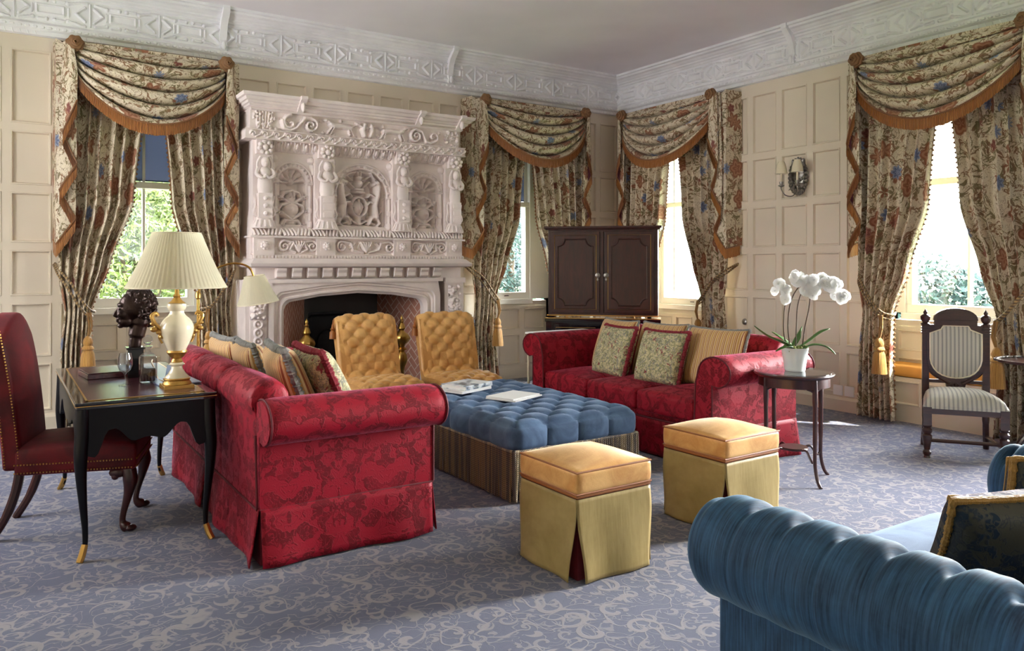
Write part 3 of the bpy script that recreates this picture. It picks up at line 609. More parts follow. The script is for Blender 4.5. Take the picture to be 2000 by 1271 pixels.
def swag(Mx,x0,x1,label,seed,wl=.20,wr=.20,ztop=3.31,dip=.68,tl=1.58,tr=1.58,offc=0.):
    t=thing('window_pelmet',label,'pelmet',Mx@Vector((x0,0,0)),Mx.to_euler().z); Wd=x1-x0; a=wl*.72; c=Wd-wr*.72; y0=-.26
    b=B(); b.box(.02,-.23,ztop-.16,Wd-.02,-.21,ztop-.01); b.box(.02,-.23,ztop-.03,Wd-.02,-.01,ztop-.01); b.box(.02,-.23,ztop-.16,.035,-.0,ztop-.01); b.box(Wd-.035,-.23,ztop-.16,Wd-.02,-.0,ztop-.01)
    b.build('valance_board',M['rosette'],t,smooth=False)
    def f(u,v,off=0):
        e=4*u*(1-u); e=e**.85; sag=(dip-.30)*v**1.05+.0
        z=ztop-.012-.045*v*(1-e)*4-.055*min(v*8,1)*0-(.05+.25*v)*v**.2*(.35+.65*e)*(1 if v>0 else 0)-sag*e*.98
        k=v*5.6; p_=(k+.10*sin(u*5+seed))%1; fr=abs(sin(PI*p_))**1.15 if v>.12 else .3
        y=y0-.03-.075*e*(.25+.75*v)-.135*fr*(.35+.65*e)*(1 if v>.1 else v/.1)-off
        z+=.014*sin(2*PI*p_)*min(1,v*6)*(.25+.75*e)
        return (lerp(a,c,u),y,z)
    b=B(); b.grid(f,60,150,su=(c-a)*1.15,sv=-1.5); o=b.build('swag',M['chintz'],t,merge=False,ang=180)
    def fringe(path,name,par,drop=.085,flare=.0,mat='fringe'):
        P=catmull(path,5) if len(path)<12 else path; L=[0]
        for p,q in zip(P,P[1:]): L.append(L[-1]+(Vector(p)-Vector(q)).length)
        n=max(6,int(L[-1]/.006)); rng=random.Random(3); b=B()
        def at(s):
            for i in range(len(L)-1):
                if s<=L[i+1]+1e-9: k=(s-L[i])/max(1e-9,L[i+1]-L[i]); return Vector(P[i]).lerp(Vector(P[i+1]),k)
            return Vector(P[-1])
        pts=[at(L[-1]*i/n) for i in range(n+1)]; vs=[];uv=[];fs=[]
        for i,p in enumerate(pts):
            zz=.005*(i%2); r=rng.uniform(.94,1.05)
            for j,(k,o_) in enumerate(((0,0),(.14,.006),(.2,.002),(.6,.008),(1,.004+flare))):
                vs.append((p.x+rng.uniform(-.002,.002)*k,p.y-zz-o_,p.z-drop*k*r+.008)); uv.append((L[-1]*i/n,k*drop))
        for i in range(n):
            for j in range(4): q=i*5+j; fs.append((q,q+5,q+6,q+1))
        b.add(vs,fs,0,uv); b.tube([tuple(p+Vector((0,-.006,.006))) for p in pts[::3]],.008,5)
        return b.build(name,M[mat],par,merge=False,ang=30)
    fringe([f(i/40,1,.006) for i in range(41)],'swag_fringe',o,.10)
    def tail(xin,xout,sg,zl,nm):
        # folded cascade: the shortest fold lies in front at the swag side, the longest behind at the outer side
        w=xout-xin; zs=ztop-.53; K=5; s_=[(xin+w*.05,y0-.115,zs)]
        for k in range(K):
            tt=(k+1)/K; y=y0-.10+.10*tt
            s_.append((xin+w*((.66+.34*tt) if k%2==0 else (-.02+.12*tt)),y,lerp(zs,zl,tt**.92)))
        if K%2==0: s_.append((xout,y0+.01,zl-.0))
        s_.append((xout+.012*sg,-.01,zl+.05))
        nseg=len(s_)-1; N=10; pth=[]
        for i in range(nseg):
            for j in range(N): 
                k=j/N; p=Vector(s_[i]).lerp(Vector(s_[i+1]),k); p.y-=.014*sin(PI*k)*(1 if i%2==0 else -1); pth.append((p,i))
        pth.append((Vector(s_[-1]),nseg-1)); vs=[];uv=[];fs=[];mi=[];nv=18;run=0
        b=B()
        for i,(p,si) in enumerate(pth):
            if i: run+=(p-pth[i-1][0]).length
            for j in range(nv+1):
                v=j/nv; z=lerp(ztop-(.03 if si<nseg-1 else .0),p.z,v); g=.55+.45*min(1,v*2.2) if si<nseg-1 else 1
                vs.append((lerp(lerp(xin,xout,.45),p.x,g)+.003*sin(z*9+i),p.y+(1-g)*.0-.008*sin(v*PI)*0,z)); uv.append((run*1.0,z-ztop))
        for i in range(len(pth)-1):
            for j in range(nv): q=i*(nv+1)+j; fs.append((q,q+nv+1,q+nv+2,q+1)); mi.append(1 if (pth[i][1]%2==1 and pth[i][1]<nseg-1) else 0)
        b.v=vs;b.uv=uv;b.f=fs;b.m=mi; o=b.build(nm,[M['chintz'],M['lining']],t,merge=False,ang=50)
        fringe([tuple(p+Vector((0,-.006,0))) for p,_ in pth if True][:-1],'tail_fringe',o,.115)
    tail(a+.01,0,-1,tl,'tail'); tail(c-.01,Wd,1,tr,'tail')
    for x in(a-.01,c+.01):
        b=B(); rng=random.Random(seed)
        for k,(r,dd) in enumerate(((.070,.04),(.056,.065),(.038,.085),(.02,.10))):
            b.M=rotM(PI/2,0,0,(x,y0-.05-dd,ztop-.045)); b.lathe([(.004,.0),(r*.6,.02),(r*.95,.012),(r,-.01),(r*.9,-.03),(r*.4,-.05)],n=36,fn=lambda g,j,rr,k=k:rr*(1+.07*sin(g*(7-k)+k)))
        b.build('rosette',M['rosette'],t,merge=False)
    return t
swag(MB,.39,1.88,'chintz swag pelmet over the far-left window, with the widest view of its left tail',1)
curtain(MB,1,.41,1.12,.66,1.02,0,'chintz curtain left of the far-left window, beside the red desk chair',11,xb=.70)
curtain(MB,-1,1.86,1.20,1.55,1.02,0,'chintz curtain right of the far-left window, behind the big table lamp',12)
swag(MB,4.42,6.12,'chintz swag pelmet over the middle window between the fireplace and the corner',2)
curtain(MB,1,4.46,5.25,4.78,1.02,0,'chintz curtain right of the fireplace, behind the right-hand gold slipper chair',13,xb=4.82)
curtain(MB,-1,6.08,5.24,5.66,1.02,0,'chintz curtain just left of the room corner, running down behind the wooden cabinet',14)
swag(MR,-7.44,-5.72,'chintz swag pelmet just right of the room corner, above the wooden cabinet',3)
curtain(MR,1,-7.42,-6.62,-7.08,1.02,0,'chintz curtain just right of the room corner, mostly hidden behind the wooden cabinet',15)
curtain(MR,-1,-5.76,-6.55,-6.13,1.02,0,'chintz curtain between the bright narrow window and the bell push',16)
swag(MR,-4.27,-2.62,'chintz swag pelmet over the right-hand window, above the striped side chair',4)
curtain(MR,1,-4.22,-3.44,-3.88,.98,0,'chintz curtain left of the right-hand window, catching a patch of sunlight',17,xb=-3.86)
curtain(MR,-1,-2.68,-3.42,-3.02,.98,0,'chintz curtain at the right edge of the photo, behind the small round table',18)
# ---------------------------------------------------------------- fireplace
FP=thing('stone_fireplace','carved pinkish-white stone fireplace with heraldic overmantel between two curtained windows','fireplace',(3.08,7.4,0))
def fpb(b,name,mat='stone',label=None,**k): return b.build(name,M[mat],FP,world=True,label=label,merge=False,ang=k.get('ang',38),smooth=k.get('smooth',True),bevel=k.get('bevel',0))
yF=7.42
def moulding(b,x0,x1,prof,ret=True,yw=YB):
    """prof of (y,z); with returns to the wall at both ends, mitred outwards"""
    yb=max(p[0] for p in prof); vs=[];n=len(prof)
    for y,z in prof: e=(yb-y)*.8; vs.append((x0-e,yw,z)); 
    for y,z in prof: e=(yb-y)*.8; vs.append((x0-e,y,z))
    for y,z in prof: e=(yb-y)*.8; vs.append((x1+e,y,z))
    for y,z in prof: e=(yb-y)*.8; vs.append((x1+e,yw,z))
    fs=[(k*n+i,k*n+i+1,k*n+n+i+1,k*n+n+i) for k in range(3) for i in range(n-1)]
    fs+=[(0,n,2*n,3*n),(n-1,2*n-1,3*n-1,4*n-1)]
    b.add(vs,fs)
# crown
b=B(); moulding(b,1.93,4.15,[(7.27,2.845),(7.255,2.86),(7.265,2.87),(7.24,2.88),(7.235,2.895),(7.215,2.90),(7.21,2.92),(7.19,2.925),(7.175,2.95),(7.15,2.955),(7.14,2.975),(7.14,2.985)])
for x in(2.38,3.62,4.1):
    b.prism([(7.27,2.845),(7.22,2.88),(7.17,2.93),(7.11,2.96),(7.11,2.99),(7.3,2.99)],x-.03,x+.03,'x'); b.ball((x+.005,7.18,2.90),(.02,.03,.05),8,6)
fpb(b,'crown_moulding')
# frieze with hounds, scrolls and bosses
b=B(); R=Relief(1.93,2.665,4.15,2.85,.0065); c=2.757; h=.048
R.spiral(2.30,c+.0,.075,1.0,PI*.5,1,.018,h,.012); R.stroke([(2.22,c+.02),(2.24,c-.05),(2.30,c-.072),(2.36,c-.04),(2.44,c+.06),(2.50,c+.065)],.018,h); R.spiral(2.50,c-.005,.068,1.7,PI*.5,-1,.016,h,.01)
R.spiral(3.62,c-.005,.07,1.7,PI*.5,1,.016,h,.01); R.stroke([(3.62,c+.06),(3.68,c+.05),(3.74,c-.05),(3.80,c-.065),(3.86,c-.03)],.016,h); R.spiral(3.82,c,.06,1.2,-PI*.5,1,.014,h,.01)
def hound(x,sg):
    P=lambda a,z:(x+sg*a,c+z)
    R.stroke([P(-.10,.01),P(-.02,.02),P(.07,.015),P(.10,.03)],.026,h*1.1); R.stroke([P(.10,.03),P(.13,.055)],.014,h); R.disc(*P(.15,.058),.022,h,.014)
    for a,d in((-.10,-.035),(-.08,-.02),(.07,.03),(.09,.045)): R.stroke([P(a,0),P(a+d*.5,-.035),P(a+d,-.065)],.008,h*.8)
    R.stroke([P(-.12,.02),P(-.17,.045),P(-.2,.04)],.006,h*.6)
hound(2.80,-1); hound(3.36,1)
for s_ in(-1,1): R.stroke([(3.08+s_*.03,c-.05),(3.08+s_*.05,c+.0),(3.08+s_*.035,c+.05)],.024,h*1.1); R.disc(3.08+s_*.03,c+.06,.016,h)
R.stroke([(3.06,c+.02),(3.16,c+.045)],.01,h); R.stroke([(3.02,c+.03),(2.96,c+.06)],.008,h)
for x,z in((2.60,.05),(2.63,-.06),(2.74,-.065),(2.80,.065),(2.9,.03),(3.25,.06),(3.4,-.055),(3.47,.03),(3.55,-.06),(3.74,-.07),(3.90,.05),(3.93,-.06),(2.36,-.06+.0),(2.27,.0),(3.20,-.04)): R.disc(x,c+z,.016,.022)
rng=random.Random(4)
for i in range(60):
    x=rng.choice([rng.uniform(1.96,2.18),rng.uniform(3.97,4.13)]); z=rng.uniform(2.68,2.84); R.disc(x,z,rng.uniform(.008,.018),.03)
for k in range(6): R.stroke([(2.0+k*.022,2.68),(1.98+k*.03,2.84)],.007,.02)
R.emit(b,7.335,lean=.03,back=.4); fpb(b,'frieze')
# vitruvian-scroll band and egg-and-dart
b=B(); R=Relief(1.88,2.585,4.20,2.668,.0065)
for i in range(21): x=1.92+i*.109; R.spiral(x+.03,2.627,.028,1.2,PI,-1,.010,.026,.007,14); R.stroke([(x+.055,2.60),(x+.09,2.62),(x+.11,2.65)],.010,.024)
R.emit(b,7.285,back=.45); b.box(1.88,7.27,2.663,4.20,7.76,2.672); b.box(1.875,7.275,2.58,4.205,7.76,2.588)
for s in((2.16,2.60),(2.74,3.40),(3.56,4.02)):
    R=Relief(s[0],2.49,s[1],2.583,.006); n=int((s[1]-s[0])/.075)
    for i in range(n):
        x=s[0]+(i+.5)*(s[1]-s[0])/n; R.disc(x,2.54,.019,.042,.035); R.stroke([(x-.028,2.575),(x-.02,2.515),(x,2.50),(x+.02,2.515),(x+.028,2.575)],.007,.028); R.stroke([(x+.0375,2.57),(x+.0375,2.50)],.005,.014)
    R.emit(b,7.40,lean=.07,back=.35)
fpb(b,'egg_and_dart_band')
# three arched niches
def niche(name,xa,xb,kind):
    b=B(); R=Relief(xa,1.765,xb,2.49,.0058); xc=(xa+xb)/2; w=(xb-xa)/2-.03; ri=w-.055; zc=2.40-w if kind!='arms' else 2.13
    r_o=w; zc=min(zc,2.43-w); X,Z=R.X,R.Z; rad=np.hypot(X-xc,(Z-zc)*1.0)
    inside=((rad<ri)&(Z>=zc))|((abs(X-xc)<ri)&(Z<zc)&(Z>1.80))
    R.ring(xc,zc,w,.012,.022,0,PI,24); R.ring(xc,zc,ri+.014,.012,.02,0,PI,24)
    for i in range(12): a=PI*(i+.5)/12; R.disc(xc+(w+ri)/2*cos(a),zc+(w+ri)/2*sin(a),.017,.03)
    for s_ in(-1,1): 
        R.stroke([(xc+s_*w,zc-.01),(xc+s_*(w-.06),zc-.01)],.014,.03); R.stroke([(xc+s_*(w-.02),zc-.03),(xc+s_*(w-.02),1.80)],.011,.028); R.stroke([(xc+s_*(w-.02),1.95),(xc+s_*(w-.02),1.93)],.024,.035); R.stroke([(xc+s_*(w-.02),1.82),(xc+s_*(w-.02),1.79)],.026,.035)
        R.disc(xc+s_*(w-.01),2.43,.035,.05) ; R.stroke([(xc+s_*(w),2.38),(xc+s_*(w+.01),2.30)],.02,.03)
    D=np.where(inside,-.115*np.clip((ri-np.where(Z>=zc,rad,abs(X-xc)))/.05,.35,1),0.)
    Q=Relief(xa,1.765,xb,2.49,.0058)
    if kind=='shell':
        th=np.arctan2(Z-(zc-.0),X-xc); fl=np.abs(np.sin(th*5.5))**.8
        D=np.where(inside&(Z>zc-.005),D*.5-.055*(1-fl)*np.clip(rad/ri*1.5,0,1)+.02*fl*(1-rad/ri),D)
        for i in range(9): a=PI*i/8; Q.disc(xc+ri*.97*cos(a),zc+ri*.97*sin(a),.016,-.0) if 0 else None
        for i in range(8): a=PI*(i+.5)/8; Q.disc(xc+ri*1.0*cos(a),zc+ri*1.0*sin(a),.015,.07)
        Q.disc(xc,zc+.005,.03,.09)
        # strapwork cartouche
        m=lambda a,z:(xc+a,1.80+z)
        Q.stroke([m(0,.27),m(0,.02)],.06,.075); Q.disc(xc,1.95,.085,.11,.08); Q.disc(xc,1.95,.045,.13,.042)
        for s_ in(-1,1):
            for z0,z1,dx in((.33,.25,.10),(.20,.27,.13),(.22,.12,.14),(.05,.13,.12),(.04,-.0,.09)):
                Q.stroke([m(0,z0),m(s_*dx*.7,(z0+z1)/2+.02),m(s_*dx,z1)],.022,.085,.016); Q.spiral(xc+s_*dx,1.80+z1,.02,1,0,s_,.009,.10,.006,10)
            Q.stroke([m(s_*.015,.31),m(s_*.02,.27)],.01,.11); Q.stroke([m(s_*.10,.2),m(s_*.14,.06)],.016,.07)
    else:
        m=lambda a,z:(3.055+a,1.80+z)
        for s_ in(-1,1):   # supporters: lion (left), unicorn (right)
            Q.stroke([m(s_*.20,.42),m(s_*.19,.32),m(s_*.165,.22),m(s_*.18,.10)],.042,.11,.038); Q.disc(3.055+s_*.185,2.245,.042,.12); Q.disc(3.055+s_*.155,2.235,.022,.12)
            Q.stroke([m(s_*.17,.30),m(s_*.11,.33),m(s_*.085,.30)],.018,.10,.012); Q.stroke([m(s_*.17,.24),m(s_*.11,.25),m(s_*.08,.22)],.018,.10,.012)
            Q.stroke([m(s_*.18,.10),m(s_*.13,.09),m(s_*.10,.03)],.024,.10,.016); Q.stroke([m(s_*.19,.09),m(s_*.22,.04),m(s_*.19,.01)],.024,.09,.016)
            Q.stroke([m(s_*.21,.12),m(s_*.25,.16),m(s_*.235,.24),m(s_*.255,.29)],.011,.07)
        for i in range(5): Q.disc(3.055-.185+.04*cos(i*1.26),2.245+.04*sin(i*1.26),.018,.11)
        Q.stroke([m(.16,.47),m(.12,.55)],.009,.10,.004)
        Q.ring(3.055,2.0,.083,.017,.085,rz=.098); Q.disc(3.055,2.0,.066,.075,.082); Q.stroke([m(0,.28),m(0,.12)],.004,.085); Q.stroke([m(-.06,.2),m(.06,.2)],.004,.085)
        Q.stroke([m(0,.10),m(0,.03)],.03,.08,.008); Q.stroke([m(-.2,-.0),m(.2,-.0)],.022,.07); Q.stroke([m(-.17,.03),m(-.08,.06),m(0,.02),m(.08,.06),m(.17,.03)],.014,.08)
        Q.stroke([m(-.045,.35),m(.045,.35)],.014,.10); Q.stroke([m(-.035,.38),m(.035,.38)],.02,.09); Q.disc(3.055,2.235,.042,.12,.045); Q.disc(3.055,2.29,.026,.12,.03); Q.stroke([m(-.015,.52),m(-.015,.56)],.01,.08); Q.stroke([m(.02,.52),m(.02,.56)],.01,.08)
        for s_ in(-1,1): Q.stroke([m(s_*.05,.40),m(s_*.12,.46),m(s_*.15,.42)],.013,.06,.008); Q.stroke([m(s_*.06,.47),m(s_*.13,.52)],.012,.05,.008)
    R.H=R.H+D; R.H=np.where(Q.H>0,np.maximum(R.H,-.105+Q.H*1.25),R.H)
    # rough spandrel ornament
    R.emit(b,7.43,back=.33); return fpb(b,name,ang=60)
niche('niche',2.14,2.58,'shell'); niche('niche',2.72,3.42,'arms'); niche('niche',3.55,4.02,'shell')
# four pilasters with figures
def pilaster(x,w,var):
    b=B(); y=7.33
    b.box(x-w/2-.015,7.36,1.76,x+w/2+.015,7.76,2.585)
    b.lathe([(.0,0),(w*.75,.0),(w*.72,.02),(w*.62,.05),(w*.5,.09),(w*.48,.10)],(x,7.33,1.755),18,sy=.55)
    for k in range(7): a=PI+PI*(k+.5)/7; b.tube([(x+w*.7*cos(a),7.33+w*.4*sin(a),1.765),(x+w*.52*cos(a),7.33+w*.3*sin(a),1.83)],.01,5)
    b.box(x-w*.40,7.275,1.85,x+w*.40,7.36,2.08)
    for k in range(3):
        z=1.89+k*.072
        if var: b.box(x-w*.26,7.262,z-.02,x+w*.26,7.28,z+.026)
        else: b.ball((x,7.272,z),(.022,.02,.022),8,6)
    for s_ in(-1,1): b.tube(catmull([(x+s_*w*.45,7.33,1.86),(x+s_*w*.62,7.32,1.90),(x+s_*w*.5,7.33,1.97),(x+s_*w*.58,7.33,2.06)]),.012,6)
    # draped term figure
    b.lathe([(w*.36,0),(w*.44,.05),(w*.40,.12),(w*.34,.17)],(x,7.31,2.08),14,sy=.6,fn=lambda g,j,r:r*(1+.10*sin(g*7)))
    b.ball((x,7.30,2.27),(w*.40,.05,.06),12,8); b.ball((x,7.285,2.37),(w*.24,.045,.05),12,8)
    b.ball((x,7.27,2.355),(w*.10,.04,.018),6,5)
    for s_ in(-1,1):
        b.tube(catmull([(x+s_*w*.36,7.30,2.31),(x+s_*w*.5,7.27,2.25),(x+s_*w*.2,7.25,2.22),(x,7.25,2.25)]),[.022]*6+[.018]*6+[.014]*7,7)
        b.tube(catmull([(x+s_*w*.25,7.29,2.42),(x+s_*w*.42,7.30,2.36),(x+s_*w*.38,7.31,2.29)]),.014,6)
    for k in range(8):
        a=2*PI*k/8+.2; b.ball((x+.055*cos(a),7.275,2.505+.05*sin(a)),(.024,.025,.022),7,5)
    b.ball((x,7.27,2.505),(.03,.03,.03),8,6); b.box(x-w*.45,7.31,2.45,x+w*.45,7.4,2.585)
    fpb(b,'pilaster',ang=50)
for x,w,v in((2.06,.16,0),(2.66,.17,1),(3.475,.15,0),(4.09,.15,1)): pilaster(x,w,v)
# gadrooned ledge and plinth panels
b=B(); b.box(1.96,7.36,1.68,4.19,7.76,1.765); b.box(1.93,7.30,1.668,4.21,7.76,1.685)
n=64
for i in range(n):
    x=1.965+i*(4.185-1.965)/(n-1); s_=1 if int(i/4)%2 else -1; b.tube([(x-s_*.012,7.315,1.69),(x,7.33,1.725),(x+s_*.014,7.37,1.762)],[.015,.014,.008],6)
fpb(b,'gadrooned_ledge')
b=B(); R=Relief(1.95,1.505,4.20,1.67,.0062); c=1.59
for xa,xb in((2.19,2.60),(2.76,3.41),(3.57,4.02)):
    m=(xa+xb)/2; L=(xb-xa)/2
    for s_ in(-1,1):
        R.spiral(m+s_*(L-.07),c,.055,1.5,PI/2 if s_>0 else PI/2,-s_,.014,.04,.009); R.stroke([(m+s_*(L-.07),c+.055),(m+s_*(L-.16),c+.04),(m+s_*(L*.42),c-.03),(m+s_*.03,c-.055)],.014,.04)
        R.stroke([(m+s_*(L*.5),c-.01),(m+s_*(L*.35),c+.04)],.013,.034); R.stroke([(m+s_*(L*.25),c-.01),(m+s_*(L*.2),c+.045)],.012,.02)
    for k in range(5): R.stroke([(m,c-.05),(m+(k-2)*.028,c+.045)],.012,.045)
    R.disc(m,c,.02,.04)
R.stroke([(1.95,1.512),(4.2,1.512)],.008,.015); R.emit(b,7.37,back=.39)
for x in(2.06,2.66,3.475,4.09):
    b.box(x-.095,7.32,1.505,x+.095,7.4,1.67); b.box(x-.06,7.315,1.545,x+.06,7.33,1.645)
    for k in range(7): a=2*PI*k/7; b.ball((x+.026*cos(a),7.30,1.595+.026*sin(a)),(.018,.02,.018),7,5)
    b.ball((x,7.285,1.595),(.022,.022,.022),8,6)
fpb(b,'plinth')
b=B(); b.box(1.95,7.33,1.47,4.20,7.76,1.507)
for i in range(70): x=1.965+i*.0322; b.box(x,7.312,1.478,x+.016,7.34,1.50)
fpb(b,'dentil_course',smooth=False)
b=B(); moulding(b,1.98,4.18,[(7.30,1.385),(7.24,1.39),(7.22,1.40),(7.21,1.425),(7.235,1.44),(7.25,1.455),(7.27,1.472)]); fpb(b,'mantel_shelf')
# corbel table, lintel and mouldings of the fire opening
b=B(); b.box(1.98,7.34,1.27,4.18,7.76,1.39)
for i in range(12):
    x=2.16+i*.150; b.prism([(7.34,1.385),(7.255,1.385),(7.25,1.36),(7.27,1.335),(7.265,1.30),(7.30,1.285),(7.34,1.285)],x,x+.095,'x')
fpb(b,'corbel_table',smooth=False,bevel=.006)
def opening(off):   # four-centred arch outline offset outwards
    xa,xb,zk=2.25-off,3.73+off,1.065+off*.9; P=[(xa,.0),(xa,zk-.10)]+arc(xa+.10,zk-.10,.10,PI,PI*.62,5)[1:]
    P+=[(2.6,1.105+off*.95),(2.99,1.13+off),(3.38,1.105+off*.95)]+arc(xb-.10,zk-.10,.10,PI*.38,0,5)+[(xb,0)]; return P
b=B(); lay=[(.0,7.42),(.0,7.345),(.02,7.33),(.03,7.31),(.045,7.31),(.055,7.33),(.075,7.325),(.085,7.30),(.10,7.30),(.11,7.285),(.15,7.285)]
n=len(opening(0)); vs=[]
for o_,y in lay: vs+=[(p[0],y,p[1]) for p in opening(o_)]
b.add(vs,[(k*n+i,k*n+i+1,k*n+n+i+1,k*n+n+i) for k in range(len(lay)-1) for i in range(n-1)])
P=opening(.15); top=[(x,1.275) for x,_ in P]; top[0]=(1.98,0);top[1]=(1.98,1.0)
outl=[]
for i,(x,z) in enumerate(P):
    if i<=1: outl.append((2.09,z))
    elif i>=n-2: outl.append((3.90,z))
    else: outl.append((min(max(x,2.09),3.90),1.275) if z>.99 else (2.09 if x<3 else 3.90,z))
outl[2]=(2.09,1.10); outl[-3]=(3.90,1.10)
b.add([(x,7.285,z) for x,z in P]+[(x,7.285,z) for x,z in outl],[(i,i+1,n+i+1,n+i) for i in range(n-1)])
b.box(2.08,7.262,1.24,3.92,7.30,1.275)
fpb(b,'fire_surround',ang=30)
def jamb(x,nm='carved_jamb'):
    b=B(); b.box(x-.115,7.31,0,x+.115,7.76,1.27); b.box(x-.13,7.28,0,x+.13,7.76,.16); b.box(x-.12,7.27,1.22,x+.12,7.4,1.275)
    R=Relief(x-.075,.20,x+.075,1.20,.006)
    for k,z in enumerate((.28,.42,.56)): R.stroke([(x-.05,z-.05),(x,z+.05),(x+.05,z-.05),(x-.05,z-.05)],.01,.02); R.disc(x,z-.015,.018,.02)
    R.rect(x-.06,.62,x+.06,.63,.02)
    for z in(.70,.78,.86): R.ring(x,z,.035,.01,.02); R.disc(x,z,.015,.02)
    rg=random.Random(int(x*10))
    for i in range(70): R.disc(x+rg.uniform(-.06,.06),rg.uniform(.92,1.19),rg.uniform(.012,.026),rg.uniform(.03,.06))
    R.emit(b,7.30,back=.02); fpb(b,nm,ang=60)
jamb(2.0); jamb(4.08)
# firebox, herringbone cheeks
for P4 in ([(2.25,7.36,0),(2.25,7.36,1.2),(2.62,7.86,1.2),(2.62,7.86,0)],[(3.74,7.36,0),(3.74,7.36,1.2),(3.60,8.25,1.2),(3.60,8.25,0)]):
    b=B(); b.add(P4,[(0,1,2,3)]); fpb(b,'herringbone_cheek','brick',smooth=False)
b=B(); b.box(2.62,7.86,0,2.66,8.3,1.2); fpb(b,'firebox_side','soot',smooth=False)
b=B(); b.box(2.45,8.25,0,3.7,8.3,1.3); b.box(2.2,7.40,1.14,3.8,8.3,1.3); b.box(2.2,7.3,-.0,3.8,8.3,.012); fpb(b,'firebox','soot',smooth=False)
b=B(); b.prism([(2.66,.15),(3.30,.15),(3.30,.82),(3.18,.90),(2.78,.90),(2.66,.82)],8.16,8.2,'y'); b.tube([(2.70,8.15,.2),(2.70,8.15,.80),(2.80,8.15,.865),(3.16,8.15,.865),(3.26,8.15,.80),(3.26,8.15,.2)],.014,6); b.ball((2.98,8.15,.55),(.14,.03,.16),12,8)
fpb(b,'fireback','iron',label='black cast-iron fireback',smooth=False)
t=thing('fire_grate','black iron fire grate standing in the fireplace behind the gold chairs','grate',(2.95,7.75,0.012))
b=B()
for k in range(5): b.tube([(-.36,-.16,.16+k*.055),(.36,-.16,.16+k*.055)],.008,6)
for x in(-.36,-.12,.12,.36): b.tube([(x,-.16,0),(x,-.16,.42)],.012,6); b.tube([(x,.16,0),(x,.16,.36)],.012,6); b.tube([(x,-.16,.17),(x,.16,.17)],.009,6)
for k in range(9): b.tube([(-.36+k*.09,-.155,.16),(-.36+k*.09,.155,.16)],.007,5)
b.tube([(-.36,.16,.34),(.36,.16,.34)],.01,6); b.build('bars',M['iron'],t)
def andiron(x,lab):
    t=thing('andiron',lab,'andiron',(x,7.22,0),0,'pair of brass andirons')
    b=B()
    for s_ in(-1,1): b.tube(catmull([(0,0,.22),(s_*.07,-.01,.19),(s_*.11,-.02,.08),(s_*.15,-.03,.02)]),[.02,.02,.02,.02,.018,.018,.018,.018,.018,.018,.016,.016,.016,.016,.016,.014,.014,.014,.02],8); b.ball((s_*.155,-.03,.022),.022)
    b.tube([(0,0,.2),(0,.42,.2),(0,.42,0.012)],.012,6); b.build('foot',M['brass'],t)
    b=B(); b.lathe([(.03,.2),(.045,.22),(.03,.25),(.025,.33),(.035,.37),(.05,.40),(.062,.44),(.05,.50),(.028,.53),(.04,.545),(.055,.55),(.055,.56),(.03,.575),(.035,.60),(.07,.63),(.082,.665),(.07,.70),(.035,.73),(.025,.745),(.04,.765),(.03,.80),(.018,.82),(.022,.835),(.012,.85),(.016,.87),(.006,.89),(.0,.905)],n=20,fn=lambda g,j,r:r*(1+(.05*sin(g*8) if 13<j<18 else 0)))
    b.build('finial_shaft',M['brass'],t)
andiron(2.43,'ornate brass andiron left of the gold slipper chairs'); andiron(3.42,'ornate brass andiron glimpsed between the two gold slipper chairs')
# ---------------------------------------------------------------- upholstery kit
def tuftf(a,b,e=.38):
    p,q=(a+b)/2,(a-b)/2; return (abs(sin(PI*p))*abs(sin(PI*q)))**e
def dimple(a,b,k=5.):
    p,q=(a+b)/2,(a-b)/2; dp=p-round(p); dq=q-round(q); return math.exp(-(dp*dp+dq*dq)*k*k)
def sweep(b,prof,x0,x1,n=10,ax='x',fn=None,mi=0,caps=True):
    """closed profile (list of 2-D points) swept along an axis; fn(t,i,p) may change a point"""
    m=len(prof); vs=[];uv=[]
    for j in range(n+1):
        t=j/n; d=lerp(x0,x1,t)
        for i,p in enumerate(prof):
            q=fn(t,i,p) if fn else p
            vs.append((d,q[0],q[1]) if ax=='x' else (q[0],d,q[1])); uv.append((i/m,t))
    fs=[(j*m+i,j*m+(i+1)%m,j*m+m+(i+1)%m,j*m+m+i) for j in range(n) for i in range(m)]
    if caps: fs+=[tuple(range(m))[::-1],tuple(n*m+i for i in range(m))]
    b.add(vs,fs,mi,uv)
def shrink(prof,k,c): return [(c[0]+(p[0]-c[0])*k,c[1]+(p[1]-c[1])*k) for p in prof]
